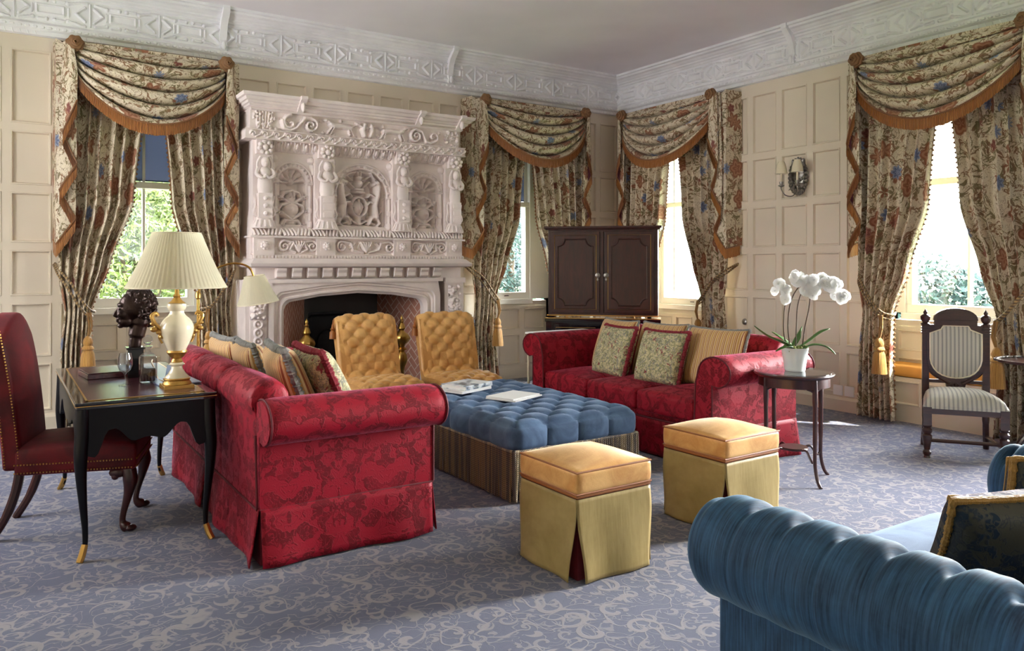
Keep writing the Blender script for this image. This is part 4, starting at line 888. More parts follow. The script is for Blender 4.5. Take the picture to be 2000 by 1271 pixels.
def sofa(loc,rz,label):
    t=thing('damask_sofa',label,'sofa',loc,rz,None); H=1.065; D=.46
    b=B(); b.box(-.42,-H+.03,.03,.42,H-.03,.31); b.box(-.30,-H+.1,.28,.43,H-.1,.33); b.build('base_frame',M['red'],t,smooth=False)
    for s in(-1,1):   # scroll arms
        cz=.685; pr=[(s*H,.265),(s*H,.59)]+[(s*H+.02*s+s*.145*cos(a),cz+.108*sin(a)) for a in [(-75+i*15)*PI/180 for i in range(17)]]+[(s*(H-.155),.60),(s*(H-.17),.265)]
        b=B(); c=(s*(H-.03),.55)
        def fn(t,i,p):
            e=min(t,1-t)*14; k=1-.05*(1-min(1,e))**2; q=(c[0]+(p[0]-c[0])*k,c[1]+(p[1]-c[1])*(k if p[1]>.4 else 1)); return q
        sweep(b,pr,-.45,.455,36,'x',fn); b.build('arm',M['red'],t,ang=50)
        b=B(); loop=[(.457,p[0],p[1]) for p in shrink(pr,.965,c)]; b.tube(loop,.006,6); 
        b.build('arm_piping',M['redpipe'],t); b=B(); b.tube([(-.44,p[0],p[1]) for p in shrink(pr,.985,c)][1:-1],.005,6); b.build('arm_piping',M['redpipe'],t)
    # back: outer panel, scrolled top in three stuffed sections
    b=B(); pr=[(-.455,.265),(-.462,.68),(-.475,.74)]+[(-.385+.105*cos(a),.765+.105*sin(a)) for a in [(200-i*20)*PI/180 for i in range(11)]]+[(-.24,.42),(-.24,.265)]
    def fb(t,i,p):
        L=(t*3)%1; d=min(L,1-L) if 0.02<t<.98 else .5*0+min(t,1-t)*3; k=1-.16*math.exp(-d*26)-.0; k+=.035*sin(PI*L)
        if p[1]<.66: return (p[0]+(0.0 if p[0]<-.4 else .03*sin(PI*L)),p[1])
        return (-.385+(p[0]+.385)*k,.74+(p[1]-.74)*k)
    sweep(b,pr,-H+.06,H-.06,150,'y',fb); b.build('back',M['red'],t,ang=60)
    b=B(); b.tube([(-.458,y*(H-.02),.27) for y in(-1,1)],.006,6)
    for s in(-1,1): b.tube([(-.45,s*(H-.005),.27),(.45,s*(H-.0),.27)],.006,6); b.tube([(-.458,s*(H-.02),.27),(-.465,s*(H-.02),.62)],.006,6)
    b.tube([(.455,-H,.27),(.455,H,.27)],.006,6); b.build('seam_piping',M['redpipe'],t)
    w=(2*H-.34)/3
    for k in range(3):
        b=B(); cy=-H+.17+w*(k+.5)
        def fc(q,p,cy=cy):
            bul=(1-q[0]**2)*(1-q[1]**2); return (p[0]+.012*(1-q[1]**2)*q[0],p[1]+.006*q[1]*(1-q[0]**2),p[2]+(.045*bul if q[2]>0 else 0)*max(0,q[2])+.0)
        b.rbox((.115,cy,.385),(.345,w/2-.004,.078),.03,16,0,fc); o=b.build('seat_cushion',M['red'],t)
        b=B()
        for z in(.325,.447): b.tube([(.45,cy-w/2+.02,z),(.457,cy,z+.004),(.45,cy+w/2-.02,z)],.006,6)
        b.build('cushion_piping',M['redpipe'],o)
    # kick-pleated skirt
    def panel(a,c,out,ph):
        b=B(); a=Vector(a);c=Vector(c);o_=Vector(out)
        def f(u,v):
            p=a.lerp(c,.006+u*.988); e=.012*sin(u*PI*3+ph)*v+.008*sin(u*17+ph)*v; return tuple(p+o_*(.004+.026*v+e)+Vector((0,0,.272-.262*v)))
        b.grid(f,40,8); o=b.build('skirt',M['red'],t,ang=80); m=o.modifiers.new('solid','SOLIDIFY'); m.thickness=.006; return o
    X=.452
    panel((X,-H,0),(X,0,0),(1,0,0),0); panel((X,0,0),(X,H,0),(1,0,0),1)
    panel((-X,-H,0),(-X,-.02,0),(-1,0,0),2); panel((-X,.02,0),(-X,H,0),(-1,0,0),.7)
    panel((-X,-H,0),(X,-H,0),(0,-1,0),.4); panel((-X,H,0),(X,H,0),(0,1,0),1.3)
    b=B(); b.box(-.445,-H+.008,.01,.445,H-.008,.27); b.build('skirt_lining',M['redpipe'],t,smooth=False)
    return t
sofa((1.46,4.725,0),0,'red damask sofa on the left, seen from behind beside the writing desk')
sofa((4.51,4.725,0),PI,'red damask sofa on the right, facing left with three seat cushions, before the cabinet')
def pillow(mat,label,loc,rx,ry,rz,w=.5,h=.5,th=.085,edge=None,er=.014,name='scatter_cushion',cat='cushion',stripe=1.0,group=None,double=False,tuftc=0):
    b=B(); 
    def f(s):
        def g(u,v):
            a,c=2*u-1,2*v-1; k=(max(0,(1-a**4)*(1-c**4)))**.42; pin=1-.07*(1-abs(a)**2)*abs(c)**6; pin2=1-.07*(1-abs(c)**2)*abs(a)**6
            return (a*w/2*pin2,s*th*k*(1+.05*sin(a*5+c*3)),c*h/2*pin)
        return g
    b.grid(f(-1),22,22,su=w*stripe,sv=h); b.grid(f(1),22,22,su=w*stripe,sv=h,flip=True)
    o=b.build(name,mat,None,ang=80); o.location=loc; o.rotation_euler=(rx,ry,rz); tag(o,label,cat,group)
    if edge:
        g=f(0); P=[g(i/24,0) for i in range(24)]+[g(1,i/24) for i in range(24)]+[g(1-i/24,1) for i in range(24)]+[g(0,1-i/24) for i in range(24)]
        rr=random.Random(5); b=B(); P=[tuple(Vector(P[i]).lerp(Vector(P[(i+1)%len(P)]),k/3)) for i in range(len(P)) for k in range(3)]; b.tube(P,[er*rr.uniform(.7,1.2) for _ in P],7,closed=True)
        if double: b.tube([(p[0]*.93,-.022,p[2]*.93) for p in P],er*.8,8,closed=True); b.tube([(p[0]*.86,-.05,p[2]*.86) for p in P],er*.6,8,closed=True)
        b.build('trim',edge,o)
    return o
# right sofa cushions (lean back towards +X)
def cR(y,x,mat,lab,tw=0.,edge=None,er=.014,w=.50,lean=.32,z=.47,h=.48): return pillow(mat,lab,(x+.0,y,z+h*.5*cos(lean)),lean*-1,0,-PI/2+tw,w,h,.085,edge,er)
cR(5.24,4.56,M['stripe'],'gold striped cushion leftmost on the right-hand red sofa',-.1,M['greybr'],.010)
cR(4.70,4.58,M['stripe'],'gold striped cushion squeezed between the two floral cushions on the right-hand sofa',.05,M['greybr'],.010)
cR(4.10,4.56,M['stripe'],'gold striped cushion nearest the orchid on the right-hand red sofa',.10,M['greybr'],.012,w=.54)
cR(5.02,4.36,M['tap'],'floral tapestry cushion with red brush fringe, the left one of two on the right-hand sofa',-.12,M['redfr'],.019,w=.46,h=.44)
cR(4.46,4.36,M['tap'],'floral tapestry cushion with red brush fringe, the right one of two on the right-hand sofa',.06,M['redfr'],.019,w=.46,h=.44)
# left sofa cushions (lean back towards -X, seen from behind)
def cL(y,x,mat,lab,tw=0.,edge=None,er=.014,w=.50,lean=.35,z=.47,h=.50): return pillow(mat,lab,(x,y,z+h*.5*cos(lean)),-lean,0,PI/2+tw,w,h,.09,edge,er)
cL(5.36,1.32,M['stripe'],'gold striped cushion farthest along the left-hand red sofa, by the floor lamp',.05,M['greybr'],.02)
cL(4.90,1.34,M['stripe'],'gold striped cushion in the middle of the row on the left-hand red sofa',-.05,M['greybr'],.02)
cL(4.36,1.38,M['stripe'],'large gold striped cushion with grey braid nearest us on the left-hand red sofa',-.12,M['greybr'],.024,w=.54,h=.52)
cL(4.30,1.56,M['tap'],'pale floral cushion with red brush fringe leaning in front of the nearest striped cushion',-.05,M['redfr'],.022,w=.54,h=.52,lean=.42)
# ---------------------------------------------------------------- gold slipper chairs
def slipper(loc,rz,label):
    t=thing('slipper_chair',label,'chair',loc,rz,'gold button-tufted slipper chairs'); w=.59
    path=[(-.31,.25),(-.345,.31),(-.335,.375),(-.27,.405),(-.1,.415),(.10,.405),(.17,.43),(.20,.50),(.23,.65),(.265,.82),(.30,.91),(.35,.945),(.41,.93),(.44,.87)]
    P=catmull([(0,y,z) for y,z in path],6); P=[Vector(p) for p in P]; L=[0]
    for p,q in zip(P,P[1:]): L.append(L[-1]+(q-p).length)
    def at(s):
        for i in range(len(L)-1):
            if s<=L[i+1]: k=(s-L[i])/(L[i+1]-L[i]); d=(P[i+1]-P[i]).normalized(); return P[i].lerp(P[i+1],k),Vector((0,-d.z,d.y))
        return P[-1],Vector((0,1,0))
    def seg(v0,v1,name,ph,nz=.076,nx=.0775):
        b=B()
        def f(u,v):
            s=lerp(v0,v1,v)*L[-1]; p,n=at(s); x=(u-.5)*w; e=1-abs(2*u-1)**8
            a,c=x/nx,(s-ph)/nz; h=tuftf(a,c,.28)*.021-dimple(a,c,3.6)*.022
            if abs(x)>w/2-.05: h=.011
            ends=min(1,min(v,1-v)*12)
            p=p+n*(h*(.3+.7*e)*ends-.035*(1-e)); return (x*(1-.0*v),p.y,p.z)
        b.grid(f,60,100); return b.build(name,M['gold'],t,ang=75)
    seg(0,.46,'seat',.06); seg(.44,1,'tufted_back',.72)
    b=B(); b.rbox((0,-.05,.325),(w/2-.006,.27,.075),.03,6); b.prism([(.16,.3),(.24,.3),(.44,.86),(.40,.92),(.30,.90),(.20,.55)],-w/2+.012,w/2-.012,'x'); b.build('upholstered_body',M['gold'],t)
    b=B(); 
    for z in(.262,): b.tube([(-w/2,.2,z),(-w/2,-.31,z),(w/2,-.31,z),(w/2,.2,z)],.01,6)
    b.build('welt',M['goldwelt'],t)
    # side tassels hanging from the scrolled top
    for s in(-1,1):
        b=B(); b.lathe([(.008,.0),(.012,-.03),(.022,-.04),(.014,-.055),(.026,-.07),(.03,-.13),(.0,-.13)],(s*(w/2+.012),.36,.87),12); b.tube([(s*(w/2),.36,.92),(s*(w/2+.014),.36,.86)],.005,5); b.build('tassel',M['goldwelt'],t)
    for sx in(-1,1):
        for y,bk in((-.24,0),(.22,1)):
            b=B(); b.tube([(sx*.24,y,.26),(sx*.245,y-(.0 if not bk else -.01),.12),(sx*.25,y+(.04 if bk else 0),0.0)],[.024,.02,.013],8); b.build('leg',M['mahog'],t)
    return t
s1=slipper((2.83,6.42,0),.0,'gold tufted slipper chair on the left, in front of the fireplace opening')
slipper((3.57,6.28,0),-.07,'gold tufted slipper chair on the right, in front of the carved fireplace jamb')
# ---------------------------------------------------------------- blue ottoman
t=thing('tufted_ottoman','large blue button-tufted ottoman with long bullion fringe between the red sofas','ottoman',(3.015,4.58,0)); hx,hy=.485,.77
b=B(); b.box(-hx+.02,-hy+.02,.03,hx-.02,hy-.02,.31); b.build('base',M['teal'],t,smooth=False)
b=B(); sx,sy=.1213,.1283
def fo(q,p):
    x,y,z=p; a,c=x/sx,y/sy
    if q[2]>.995 or z>.445:
        e=min(1,(hx-abs(x))/.09)*min(1,(hy-abs(y))/.09); h=tuftf(a,c,.26)*.030-.014-dimple(a,c,4.)*.026
        inner=1 if abs(x)<hx-.05 and abs(y)<hy-.05 else .55
        return (x,y,z+h*inner+.012)
    # vertical creases down the sides
    if abs(q[0])>.995: k=abs(sin(PI*y/(2*sy)+(PI/2)*0))**.3; return (x+math.copysign(.026*k*(1-q[2]**2)**.5+.006*k,x),y,z)
    if abs(q[1])>.995: k=abs(sin(PI*x/(2*sx)))**.3; return (x,y+math.copysign(.026*k*(1-q[2]**2)**.5+.006*k,y),z)
    return p
b.rbox((0,0,.38),(hx,hy,.085),.05,84,0,fo); b.build('tufted_top',M['blue'],t,ang=80)
b=B()
for sx_ in(-1,1): b.tube([(sx_*(hx+.006),-hy,.31),(sx_*(hx+.006),hy,.31)],.010,8); b.tube([(-hx,sx_*(hy+.006),.31),(hx,sx_*(hy+.006),.31)],.010,8)
b.build('rope_edging',M['bullion2'],t)
def bull(x0,y0,x1,y1,mat):
    L=math.hypot(x1-x0,y1-y0); n=int(L/.0175); rr=random.Random(2); b=B()
    for i in range(n+1):
        k=i/n; x,y=lerp(x0,x1,k),lerp(y0,y1,k); o=rr.uniform(-.004,.004); b.tube([(x,y,.31),(x+o,y+o*.6,.16),(x+o*1.6,y-o,.012+rr.uniform(0,.006))],[.0085,.0085,.009],6)
    b.build('bullion_fringe',M[mat],t,merge=False)
bull(-hx-.008,-hy,-hx-.008,hy,'bullion'); bull(hx+.008,-hy,hx+.008,hy,'bullion'); bull(-hx,-hy-.008,hx,-hy-.008,'bullion2'); bull(-hx,hy+.008,hx,hy+.008,'bullion2')
# books and papers on the ottoman
def book(c,w,d,h,rz,cov,label,nm='book'):
    t=thing(nm,label,'book',c,rz)
    b=B(); b.box(-w/2+.004,-d/2+.003,.004,w/2-.004,d/2-.006,h-.004); b.build('pages',M['paper'],t,smooth=False)
    b=B(); b.box(-w/2,-d/2,0,w/2,d/2,.004); b.box(-w/2,-d/2,h-.004,w/2,d/2,h); b.box(-w/2,-d/2,.002,w/2,-d/2+.004,h-.002); b.build('cover',cov,t,smooth=False,bevel=.001); return t
zt=.492
mcov=G('photo_book_cover'); nn=mcov.noise(mcov.ob(),14,3); mcov=mcov.out(mcov.ramp(nn,[(.35,srgb(70,72,82)),(.46,srgb(150,164,180)),(.52,srgb(226,232,236)),(.62,srgb(236,238,240))]),.3)
book((2.86,4.97,zt),.33,.25,.020,.33,M['paper'],'lower pale book of the stack of two on the blue ottoman')
bk=book((2.885,4.975,zt+.021),.31,.24,.030,.36,mcov,'upper book of the stack of two on the ottoman, with photographic cover')
b=B(); rr=random.Random(8); x=-.13
while x<.0:   # worn spine lettering
    w=rr.choice([.008,.010,.006]); b.box(x,-.1212,.009,x+.0022,-.1206,.022); 
    if rr.random()<.7: b.box(x,-.1212,.0195,x+w,-.1206,.022)
    if rr.random()<.6: b.box(x,-.1212,.009,x+w,-.1206,.0115)
    if rr.random()<.6: b.box(x+w-.002,-.1212,.009,x+w,-.1206,.022)
    x+=w+.004
b.build('spine_lettering',M['paper'],bk,smooth=False)
def sheets(c,w,d,n,rz,label,nm='magazine'):
    t=thing(nm,label,'magazine',c,rz); b=B()
    for i in range(n): b.box(-w/2+.002*i,-d/2+.001*i,i*.0045,w/2+.001*i,d/2,i*.0045+.0042)
    b.build('pages',M['paper'],t,smooth=False); return t
sheets((2.99,4.50,zt),.33,.25,2,.38,'lower white magazine under another on the blue ottoman')
sheets((2.985,4.505,zt+.0092),.31,.235,2,.34,'upper white magazine, topmost of the two on the blue ottoman')
# ---------------------------------------------------------------- gold silk stools
def stool(loc,rz,label):
    t=thing('skirted_stool',label,'stool',loc,rz,'gold velvet stools with silk skirts'); h=.215
    b=B(); b.box(-h+.012,-h+.012,.005,h-.012,h-.012,.375); b.build('inner_box',M['redpipe'],t,smooth=False)
    for k in range(4):
        b=B(); b.M=Matrix.Rotation(k*PI/2,4,'Z')
        def f(u,v,k=k):
            a=2*u-1; sl=sst((v-.12)/.88)*.075; x=a*(h+.006-sl*.55+.016*v); return (x,-h-.006-.028*v-.007*sin(a*4+k)*v-.0*abs(a),.372-.366*v)
        b.grid(f,30,20); o=b.build('skirt',M['silk'],t,ang=80); m=o.modifiers.new('solid','SOLIDIFY'); m.thickness=.004
    b=B(); b.rbox((0,0,.383),(h+.008,h+.008,.008),.005,3); b.build('welt',M['goldwelt'],t)
    b=B(); b.rbox((0,0,.444),(h+.012,h+.012,.054),.020,16,0,lambda q,p:(p[0]*(1+.01*(1-q[2]**2)),p[1]*(1+.01*(1-q[2]**2)),p[2]+(.045*(1-q[0]**2)*(1-q[1]**2) if q[2]>0 else 0)*max(q[2],0)+.0))
    o=b.build('seat_cushion',M['gold'],t,ang=60)
    b=B()
    for z in(.394,.492): b.tube([(-h-.008,-h-.008,z),(h+.008,-h-.008,z),(h+.008,h+.008,z),(-h-.008,h+.008,z)],.005,6,closed=True)
    b.build('piping',M['goldwelt'],o); return t
stool((2.355,2.93,0),0,'gold velvet stool nearest us, fully visible, in front of the blue ottoman')
stool((3.39,3.0,0),.02,'gold velvet stool on the right, partly hidden behind the blue sofa arm')
# ---------------------------------------------------------------- blue chesterfield in the foreground
t=thing('chesterfield_sofa','blue chenille buttoned sofa in the right foreground, cut by the frame','sofa',(1.82,.62,0))
def roll(name,p0,p1,rad,nb,ph,inner,drop=1.0):
    """stuffed roll between two points; buttons along the top, creases round the outer side"""
    P0,P1=Vector(p0),Vector(p1); d=(P1-P0); Ln=d.length; d.normalize(); side=Vector((-d.y,d.x,0))*inner
    b=B()
    def f(u,v):
        a=2*PI*u; s=v*Ln; k=(v*nb+ph); fr=k-round(k); e=math.exp(-(fr*7.)**2); e2=math.exp(-(fr*15)**2)
        da=math.atan2(sin(a-1.95),cos(a-1.95)); btn=math.exp(-(da*1.9)**2)
        up=max(0,1-max(0,abs(da)-.3)/2.6)
        r=rad*(1+.02*sin(PI*(fr+.5))-.055*e2*up-.34*e*btn); end=min(1,min(v,1-v)*Ln/(rad*.62)); r*=math.sqrt(max(.0,1-(1-end)**2))*.995+.005
        # angle 0 points outwards, pi/2 up, pi inwards
        q=P0+d*(s)+(-side)*(cos(a)*r)+Vector((0,0,sin(a)*r)); return tuple(q)
    b.grid(f,64,int(Ln*150),cu=True); return b.build(name,M['teal'],t,world=True,ang=85)
roll('arm_roll',(1.815,1.66,.585),(1.815,.72,.585),.150,7,.45,1)
roll('back_roll',(1.80,.64,.60),(3.30,.64,.60),.150,9,.3,1); roll('arm_roll',(3.26,1.50,.585),(3.26,.68,.585),.15,6,.4,-1)
b=B(); b.box(1.80,.56,.02,1.90,1.60,.56); b.box(1.86,.52,.02,3.26,.70,.60); b.box(3.18,.56,.02,3.27,1.44,.56); b.box(1.85,.6,.02,3.2,1.60,.27); b.build('upholstered_body',M['teal'],t,world=True,smooth=False,bevel=.01)
b=B(); b.prism([(1.86,.27),(1.86,.55),(1.93,.60),(1.97,.5),(1.99,.27)],.72,1.55,'y'); b.build('inner_arm',M['teal'],t,world=True)
b=B(); b.rbox((2.56,1.20,.35),(.60,.47,.085),.04,12,0,lambda q,p:(p[0],p[1],p[2]+(.03*(1-q[0]**2)*(1-q[1]**2) if q[2]>0 else 0))); b.build('seat_cushion',M['blue'],t,world=True)
pillow(M['bluecush'],'blue brocade cushion with braided gold border, nearer of two on the blue sofa',(2.55,1.11,.575),-.35,.0,PI-.36,.56,.36,.09,M['goldbr'],.011,double=True)
pillow(M['bluecush'],'blue brocade cushion with braided gold border, against the far arm of the blue sofa',(3.05,1.20,.60),-.2,.0,PI-.36,.42,.34,.07,M['goldbr'],.011,double=True)
# ---------------------------------------------------------------- writing desk and things on it
t=thing('writing_desk','black lacquered writing desk with gilt edges and leather top behind the left-hand sofa','desk',(.615,4.93,0)); hx,hy=.315,.74
b=B(); b.box(-hx,-hy,.725,hx,hy,.752); b.box(-hx-.006,-hy-.006,.745,hx+.006,hy+.006,.76); b.build('top',M['black'],t,smooth=False,bevel=.004)
b=B(); b.box(-hx+.05,-hy+.05,.7605,hx-.05,hy-.05,.7625); b.build('leather_inset',M['leather'],t,smooth=False)
b=B(); 
for i,(x0,y0,x1,y1) in enumerate(((-hx+.045,-hy+.045,hx-.045,-hy+.052),(-hx+.045,hy-.052,hx-.045,hy-.045),(-hx+.045,-hy+.045,-hx+.052,hy-.045),(hx-.052,-hy+.045,hx-.045,hy-.045))): b.box(x0,y0,.7608,x1,y1,.7632)
b.tube([(-hx-.004,-hy-.004,.742),(hx+.004,-hy-.004,.742),(hx+.004,hy+.004,.742),(-hx-.004,hy+.004,.742)],.0022,6,closed=True)
for sx in(-1,1):
    for sy in(-1,1): b.tube([(sx*(hx-.014),sy*(hy-.014),.735),(sx*(hx-.012),sy*(hy-.012),.50)],.003,6)
b.build('gilt_line',M['gilt'],t)
def apron(c0,c1,n,lab='apron'):
    b=B(); a=Vector(c0);c=Vector(c1); L=(c-a).length; d=(c-a).normalized(); nn=Vector((-d.y,d.x,0)); pts=[]
    for i in range(41):
        u=i/40; z=.525+.045*math.sin(PI*min(1,u*2))**.0*0; e=min(u,1-u)
        z=.50+ .115*sst((e-.10)/.10)-.055*sst((e-.24)/.16)+.008*cos(u*2*PI*n); pts.append((u*L,z))
    poly=[(0,.728)]+[(0,.5)]+pts[1:-1]+[(L,.5),(L,.728)]
    n_=len(poly); vs=[tuple(a+d*p+nn*-.011+Vector((0,0,z))) for p,z in poly]+[tuple(a+d*p+nn*.011+Vector((0,0,z))) for p,z in poly]
    # strips (avoid concave n-gon)
    xs=[0]+[p for p,_ in pts[1:-1]]+[L]; zs=[.5]+[z for _,z in pts[1:-1]]+[.5]
    for k in(-1,1): b.add([tuple(a+d*x+nn*(.011*k)+Vector((0,0,z))) for x,z in zip(xs,zs)]+[tuple(a+d*x+nn*(.011*k)+Vector((0,0,.728))) for x in xs],[(i,i+1,len(xs)+i+1,len(xs)+i) for i in range(len(xs)-1)])
    b.add([tuple(a+d*x+nn*(.011*k)+Vector((0,0,z))) for k in(-1,1) for x,z in zip(xs,zs)],[(i,i+1,len(xs)+i+1,len(xs)+i) for i in range(len(xs)-1)])
    b.build(lab,M['blackmat'],t,merge=False,ang=30)
e=.02
apron((-hx+e,-hy+e,0),(hx-e,-hy+e,0),4); apron((hx-e,-hy+e,0),(hx-e,hy-e,0),8); apron((hx-e,hy-e,0),(-hx+e,hy-e,0),4); apron((-hx+e,hy-e,0),(-hx+e,-hy+e,0),8)
for sx in(-1,1):
    for sy in(-1,1):
        X,Y=sx*(hx-.03),sy*(hy-.03); b=B()
        pr=[(.0,.73,.033),(.004,.60,.034),(.012,.50,.031),(.010,.40,.025),(.0,.28,.019),(-.012,.15,.014),(-.012,.07,.012),(.004,.025,.013),(.018,.0,.012)]
        P=catmull([(X+sx*o*.8,Y+sy*o*.8,z) for o,z,r in pr],4); rr=[pr[min(i//4,8)][2]+(pr[min(i//4+1,8)][2]-pr[min(i//4,8)][2])*(i%4)/4 for i in range(len(P))]
        b.tube(P,rr,10); l=b.build('leg',M['blackmat'],t)
        b=B(); b.tube([(X+sx*-.0096,Y+sy*-.0096,.075),(X+sx*.003,Y+sy*.003,.03),(X+sx*.016,Y+sy*.016,.0)],[.015,.0165,.016],8); b.build('sabot',M['gilt'],l)
zt=.763
# big table lamp
t=thing('table_lamp','large cream urn table lamp with gilt handles and pleated shade on the writing desk','lamp',(.79,4.45,zt-.003))
b=B(); b.box(-.075,-.075,0,.075,.075,.02); b.lathe([(.074,.02),(.07,.03),(.062,.04),(.07,.05),(.05,.06)],n=24); b.build('plinth',M['gilt'],t,bevel=.003)
b=B(); b.lathe([(.062,.05),(.06,.06),(.045,.075),(.030,.10),(.028,.115),(.04,.125),(.03,.135)],n=28); b.build('socle',M['cream'],t)
b=B(); b.lathe([(.024,.13),(.03,.14),(.022,.155),(.034,.165),(.052,.19),(.05,.20)],n=24,fn=lambda g,j,r:r*(1+.05*sin(12*g)*(j>3))); b.lathe([(.044,.452),(.030,.462),(.016,.48),(.02,.49),(.012,.50),(.010,.53),(.006,.56),(.006,.62)],n=24)
for s in(-1,1):
    b.tube(catmull([(s*.072,0,.24),(s*.085,0,.27),(s*.082,-.01,.31),(s*.11,-.015,.345),(s*.125,-.015,.385),(s*.105,-.01,.40),(s*.095,-.01,.385)]),[.006]*6+[.008]*6+[.01]*6+[.011]*6+[.011]*6+[.010]*7,8)
    for p in((.088,.30,.018),(.075,.275,.014),(.115,.315,.018),(.10,.33,.016),(.12,.345,.014)): b.ball((s*p[0],-.012,p[1]),(p[2],.012,p[2]*.8),8,6)
b.build('gilt_mount',M['gilt'],t)
b=B(); b.lathe([(.040,.19),(.052,.215),(.070,.255),(.083,.295),(.086,.32),(.080,.345),(.064,.368),(.045,.385),(.036,.40),(.036,.41),(.046,.42),(.049,.435),(.048,.447),(.03,.455)],n=36)
b.build('urn',M['cream'],t)
def shade(t,r0,r1,z0,z1,n=64,nm='pleated_shade',rx=0,c=(0,0,0),M_=None):
    b=B(); b.M=M_
    b.lathe([(lerp(r0,r1,k/12)*(1+.035*sin(PI*k/12)*-1),lerp(z0,z1,k/12)) for k in range(13)],c,n*3,fn=lambda g,j,r:r*(1+.012*sin(g*n)))
    b.f=[f for f in b.f if len(f)==4]; b.m=b.m[:len(b.f)]
    o=b.build(nm,M['shade'],t,merge=False,ang=180)
    b=B(); b.M=M_
    for r,z in((r0,z0),(r1,z1)): b.tube([(c[0]+r*1.004*cos(2*PI*k/48),c[1]+r*1.004*sin(2*PI*k/48),z) for k in range(48)],.004,6,closed=True)
    b.build('shade_binding',M['cream'],o); return o
shade(t,.252,.122,.535,.825)
# bronze head on a black block
t=thing('bronze_bust','dark bronze head in profile on a tall black block on the writing desk','sculpture',(.655,4.98,zt-.003))
b=B(); b.box(-.042,-.042,0,.042,.042,.17); b.box(-.05,-.05,.165,.05,.05,.178); b.build('block',M['black'],t,smooth=False,bevel=.003)
def fuse(o,vox,it):
    m=o.modifiers.new('fuse','REMESH'); m.mode='VOXEL'; m.voxel_size=vox; m.use_smooth_shade=True; m=o.modifiers.new('soften','SMOOTH'); m.factor=.5; m.iterations=it; return o
b=B()
b.ball((.004,0,.415),(.088,.066,.092),28,20); b.ball((-.048,0,.372),(.046,.046,.062),20,14); b.ball((-.046,0,.330),(.044,.040,.038),18,12); b.ball((-.074,0,.304),(.018,.02,.015),12,8)
b.tube(catmull([(-.080,0,.415),(-.090,0,.395),(-.106,0,.368),(-.088,0,.360)],4),[.008]*4+[.009]*4+[.011]*4+[.008],10); b.ball((-.091,0,.341),(.010,.018,.006),12,6); b.ball((-.088,0,.330),(.011,.016,.007),12,6); b.ball((-.072,0,.425),(.022,.042,.014),14,8)
for s in(-1,1): b.ball((-.070,s*.030,.372),(.026,.02,.024),12,8); b.ball((-.084,s*.024,.399),(.008,.012,.007),10,6); b.tube(catmull([(.012,s*.058,.392),(.024,s*.066,.40),(.028,s*.064,.372),(.014,s*.058,.352)],4),.008,7)
b.tube(catmull([(.030,0,.36),(.022,0,.30),(.006,0,.23),(.0,0,.172)],5),[.052]*5+[.045]*5+[.034]*5+[.027],16)
fuse(b.build('head',M['bronze'],t,ang=80,merge=False),.0035,3)
b=B(); rr=random.Random(6)
b.ball((.022,0,.428),(.084,.072,.084),24,16)
for i in range(170):
    a=rr.uniform(0,2*PI); e=rr.uniform(-.5,1.5); x=cos(e)*cos(a);y=cos(e)*sin(a);z=sin(e)
    if x<-.45 and z<.78: continue
    if x<.05 and z<.05: continue
    c=Vector((.022+.086*x,.072*y,.420+.088*z)); tw=rr.uniform(0,6); rr_=rr.uniform(.006,.010); b.tube([tuple(c+Vector((.015*cos(k*1.1+tw),.011*sin(k*1.3+tw),.014*sin(k*1.1+tw)))) for k in range(6)],[rr_*.7,rr_,rr_,rr_,rr_*.9,rr_*.5],6)
for i in range(22): b.ball((.072+rr.uniform(-.03,.02),rr.uniform(-.05,.05),.345+rr.uniform(-.045,.03)),rr.uniform(.010,.016),8,6)
fuse(b.build('hair',M['bronze'],t,ang=80,merge=False),.0032,1)
# decanter
t=thing('crystal_decanter','square cut-crystal decanter of dark liquor with faceted ball stopper on the writing desk','decanter',(.685,4.71,zt))
b=B(); b.rbox((0,0,.075),(.043,.043,.075),.010,5); b.lathe([(.04,.15),(.03,.158),(.016,.168),(.016,.19),(.027,.198),(.027,.203)],n=20)
for k in range(4):
    for i in range(5): b.tube([(-.03+i*.015,-.0435,.012),(-.03+i*.015,-.0445,.06)],.003,5) if k==0 else 0
b.build('bottle',M['crystal'],t,ang=35)
b=B(); b.rbox((0,0,.045),(.036,.036,.037),.008,4); b.build('liquor',M['liquor'],t)
b=B(); b.ball((0,0,.236),.027,12,8); b.lathe([(.012,.2),(.014,.215),(.02,.22)],n=12); b.build('stopper',M['crystal'],t,smooth=False)
t=thing('wine_glass','empty stemmed wine glass beside the decanter on the writing desk','glass',(.565,4.66,zt))
b=B(); b.lathe([(.033,.0),(.032,.003),(.006,.008),(.004,.02),(.004,.055),(.01,.068),(.028,.082),(.038,.11),(.037,.14),(.030,.175),(.029,.175),(.036,.14),(.037,.11),(.027,.085),(.0,.074)],n=28); b.build('bowl',M['crystal'],t,ang=60)
o=B(); o.box(-.10,-.14,0,.10,.14,.028); o.box(-.095,-.135,.028,.095,.135,.034); o=tag(o.build('leather_blotter',M['leather'],None,smooth=False,bevel=.003),'flat dark leather folder with a silver top lying near the far end of the desk','folder'); o.location=(.50,5.14,zt); o.rotation_euler=(0,0,.1)
b=B(); b.box(-.04,0,0,.04,.006,.10); o=tag(b.build('easel_card',M['bluepaper'],None,smooth=False),'small grey-blue card standing behind the table lamp on the desk','card'); o.location=(.78,4.60,zt); o.rotation_euler=(-.25,0,-.9)
b=B(); b.box(-.11,-.15,0,.11,.15,.006); o=tag(b.build('brochure',M['bluepaper'],None,smooth=False),'blue brochure at the desk edge between the lamp and the red sofa','brochure'); o.location=(.875-.06,4.68,zt); o.rotation_euler=(0,0,.05)
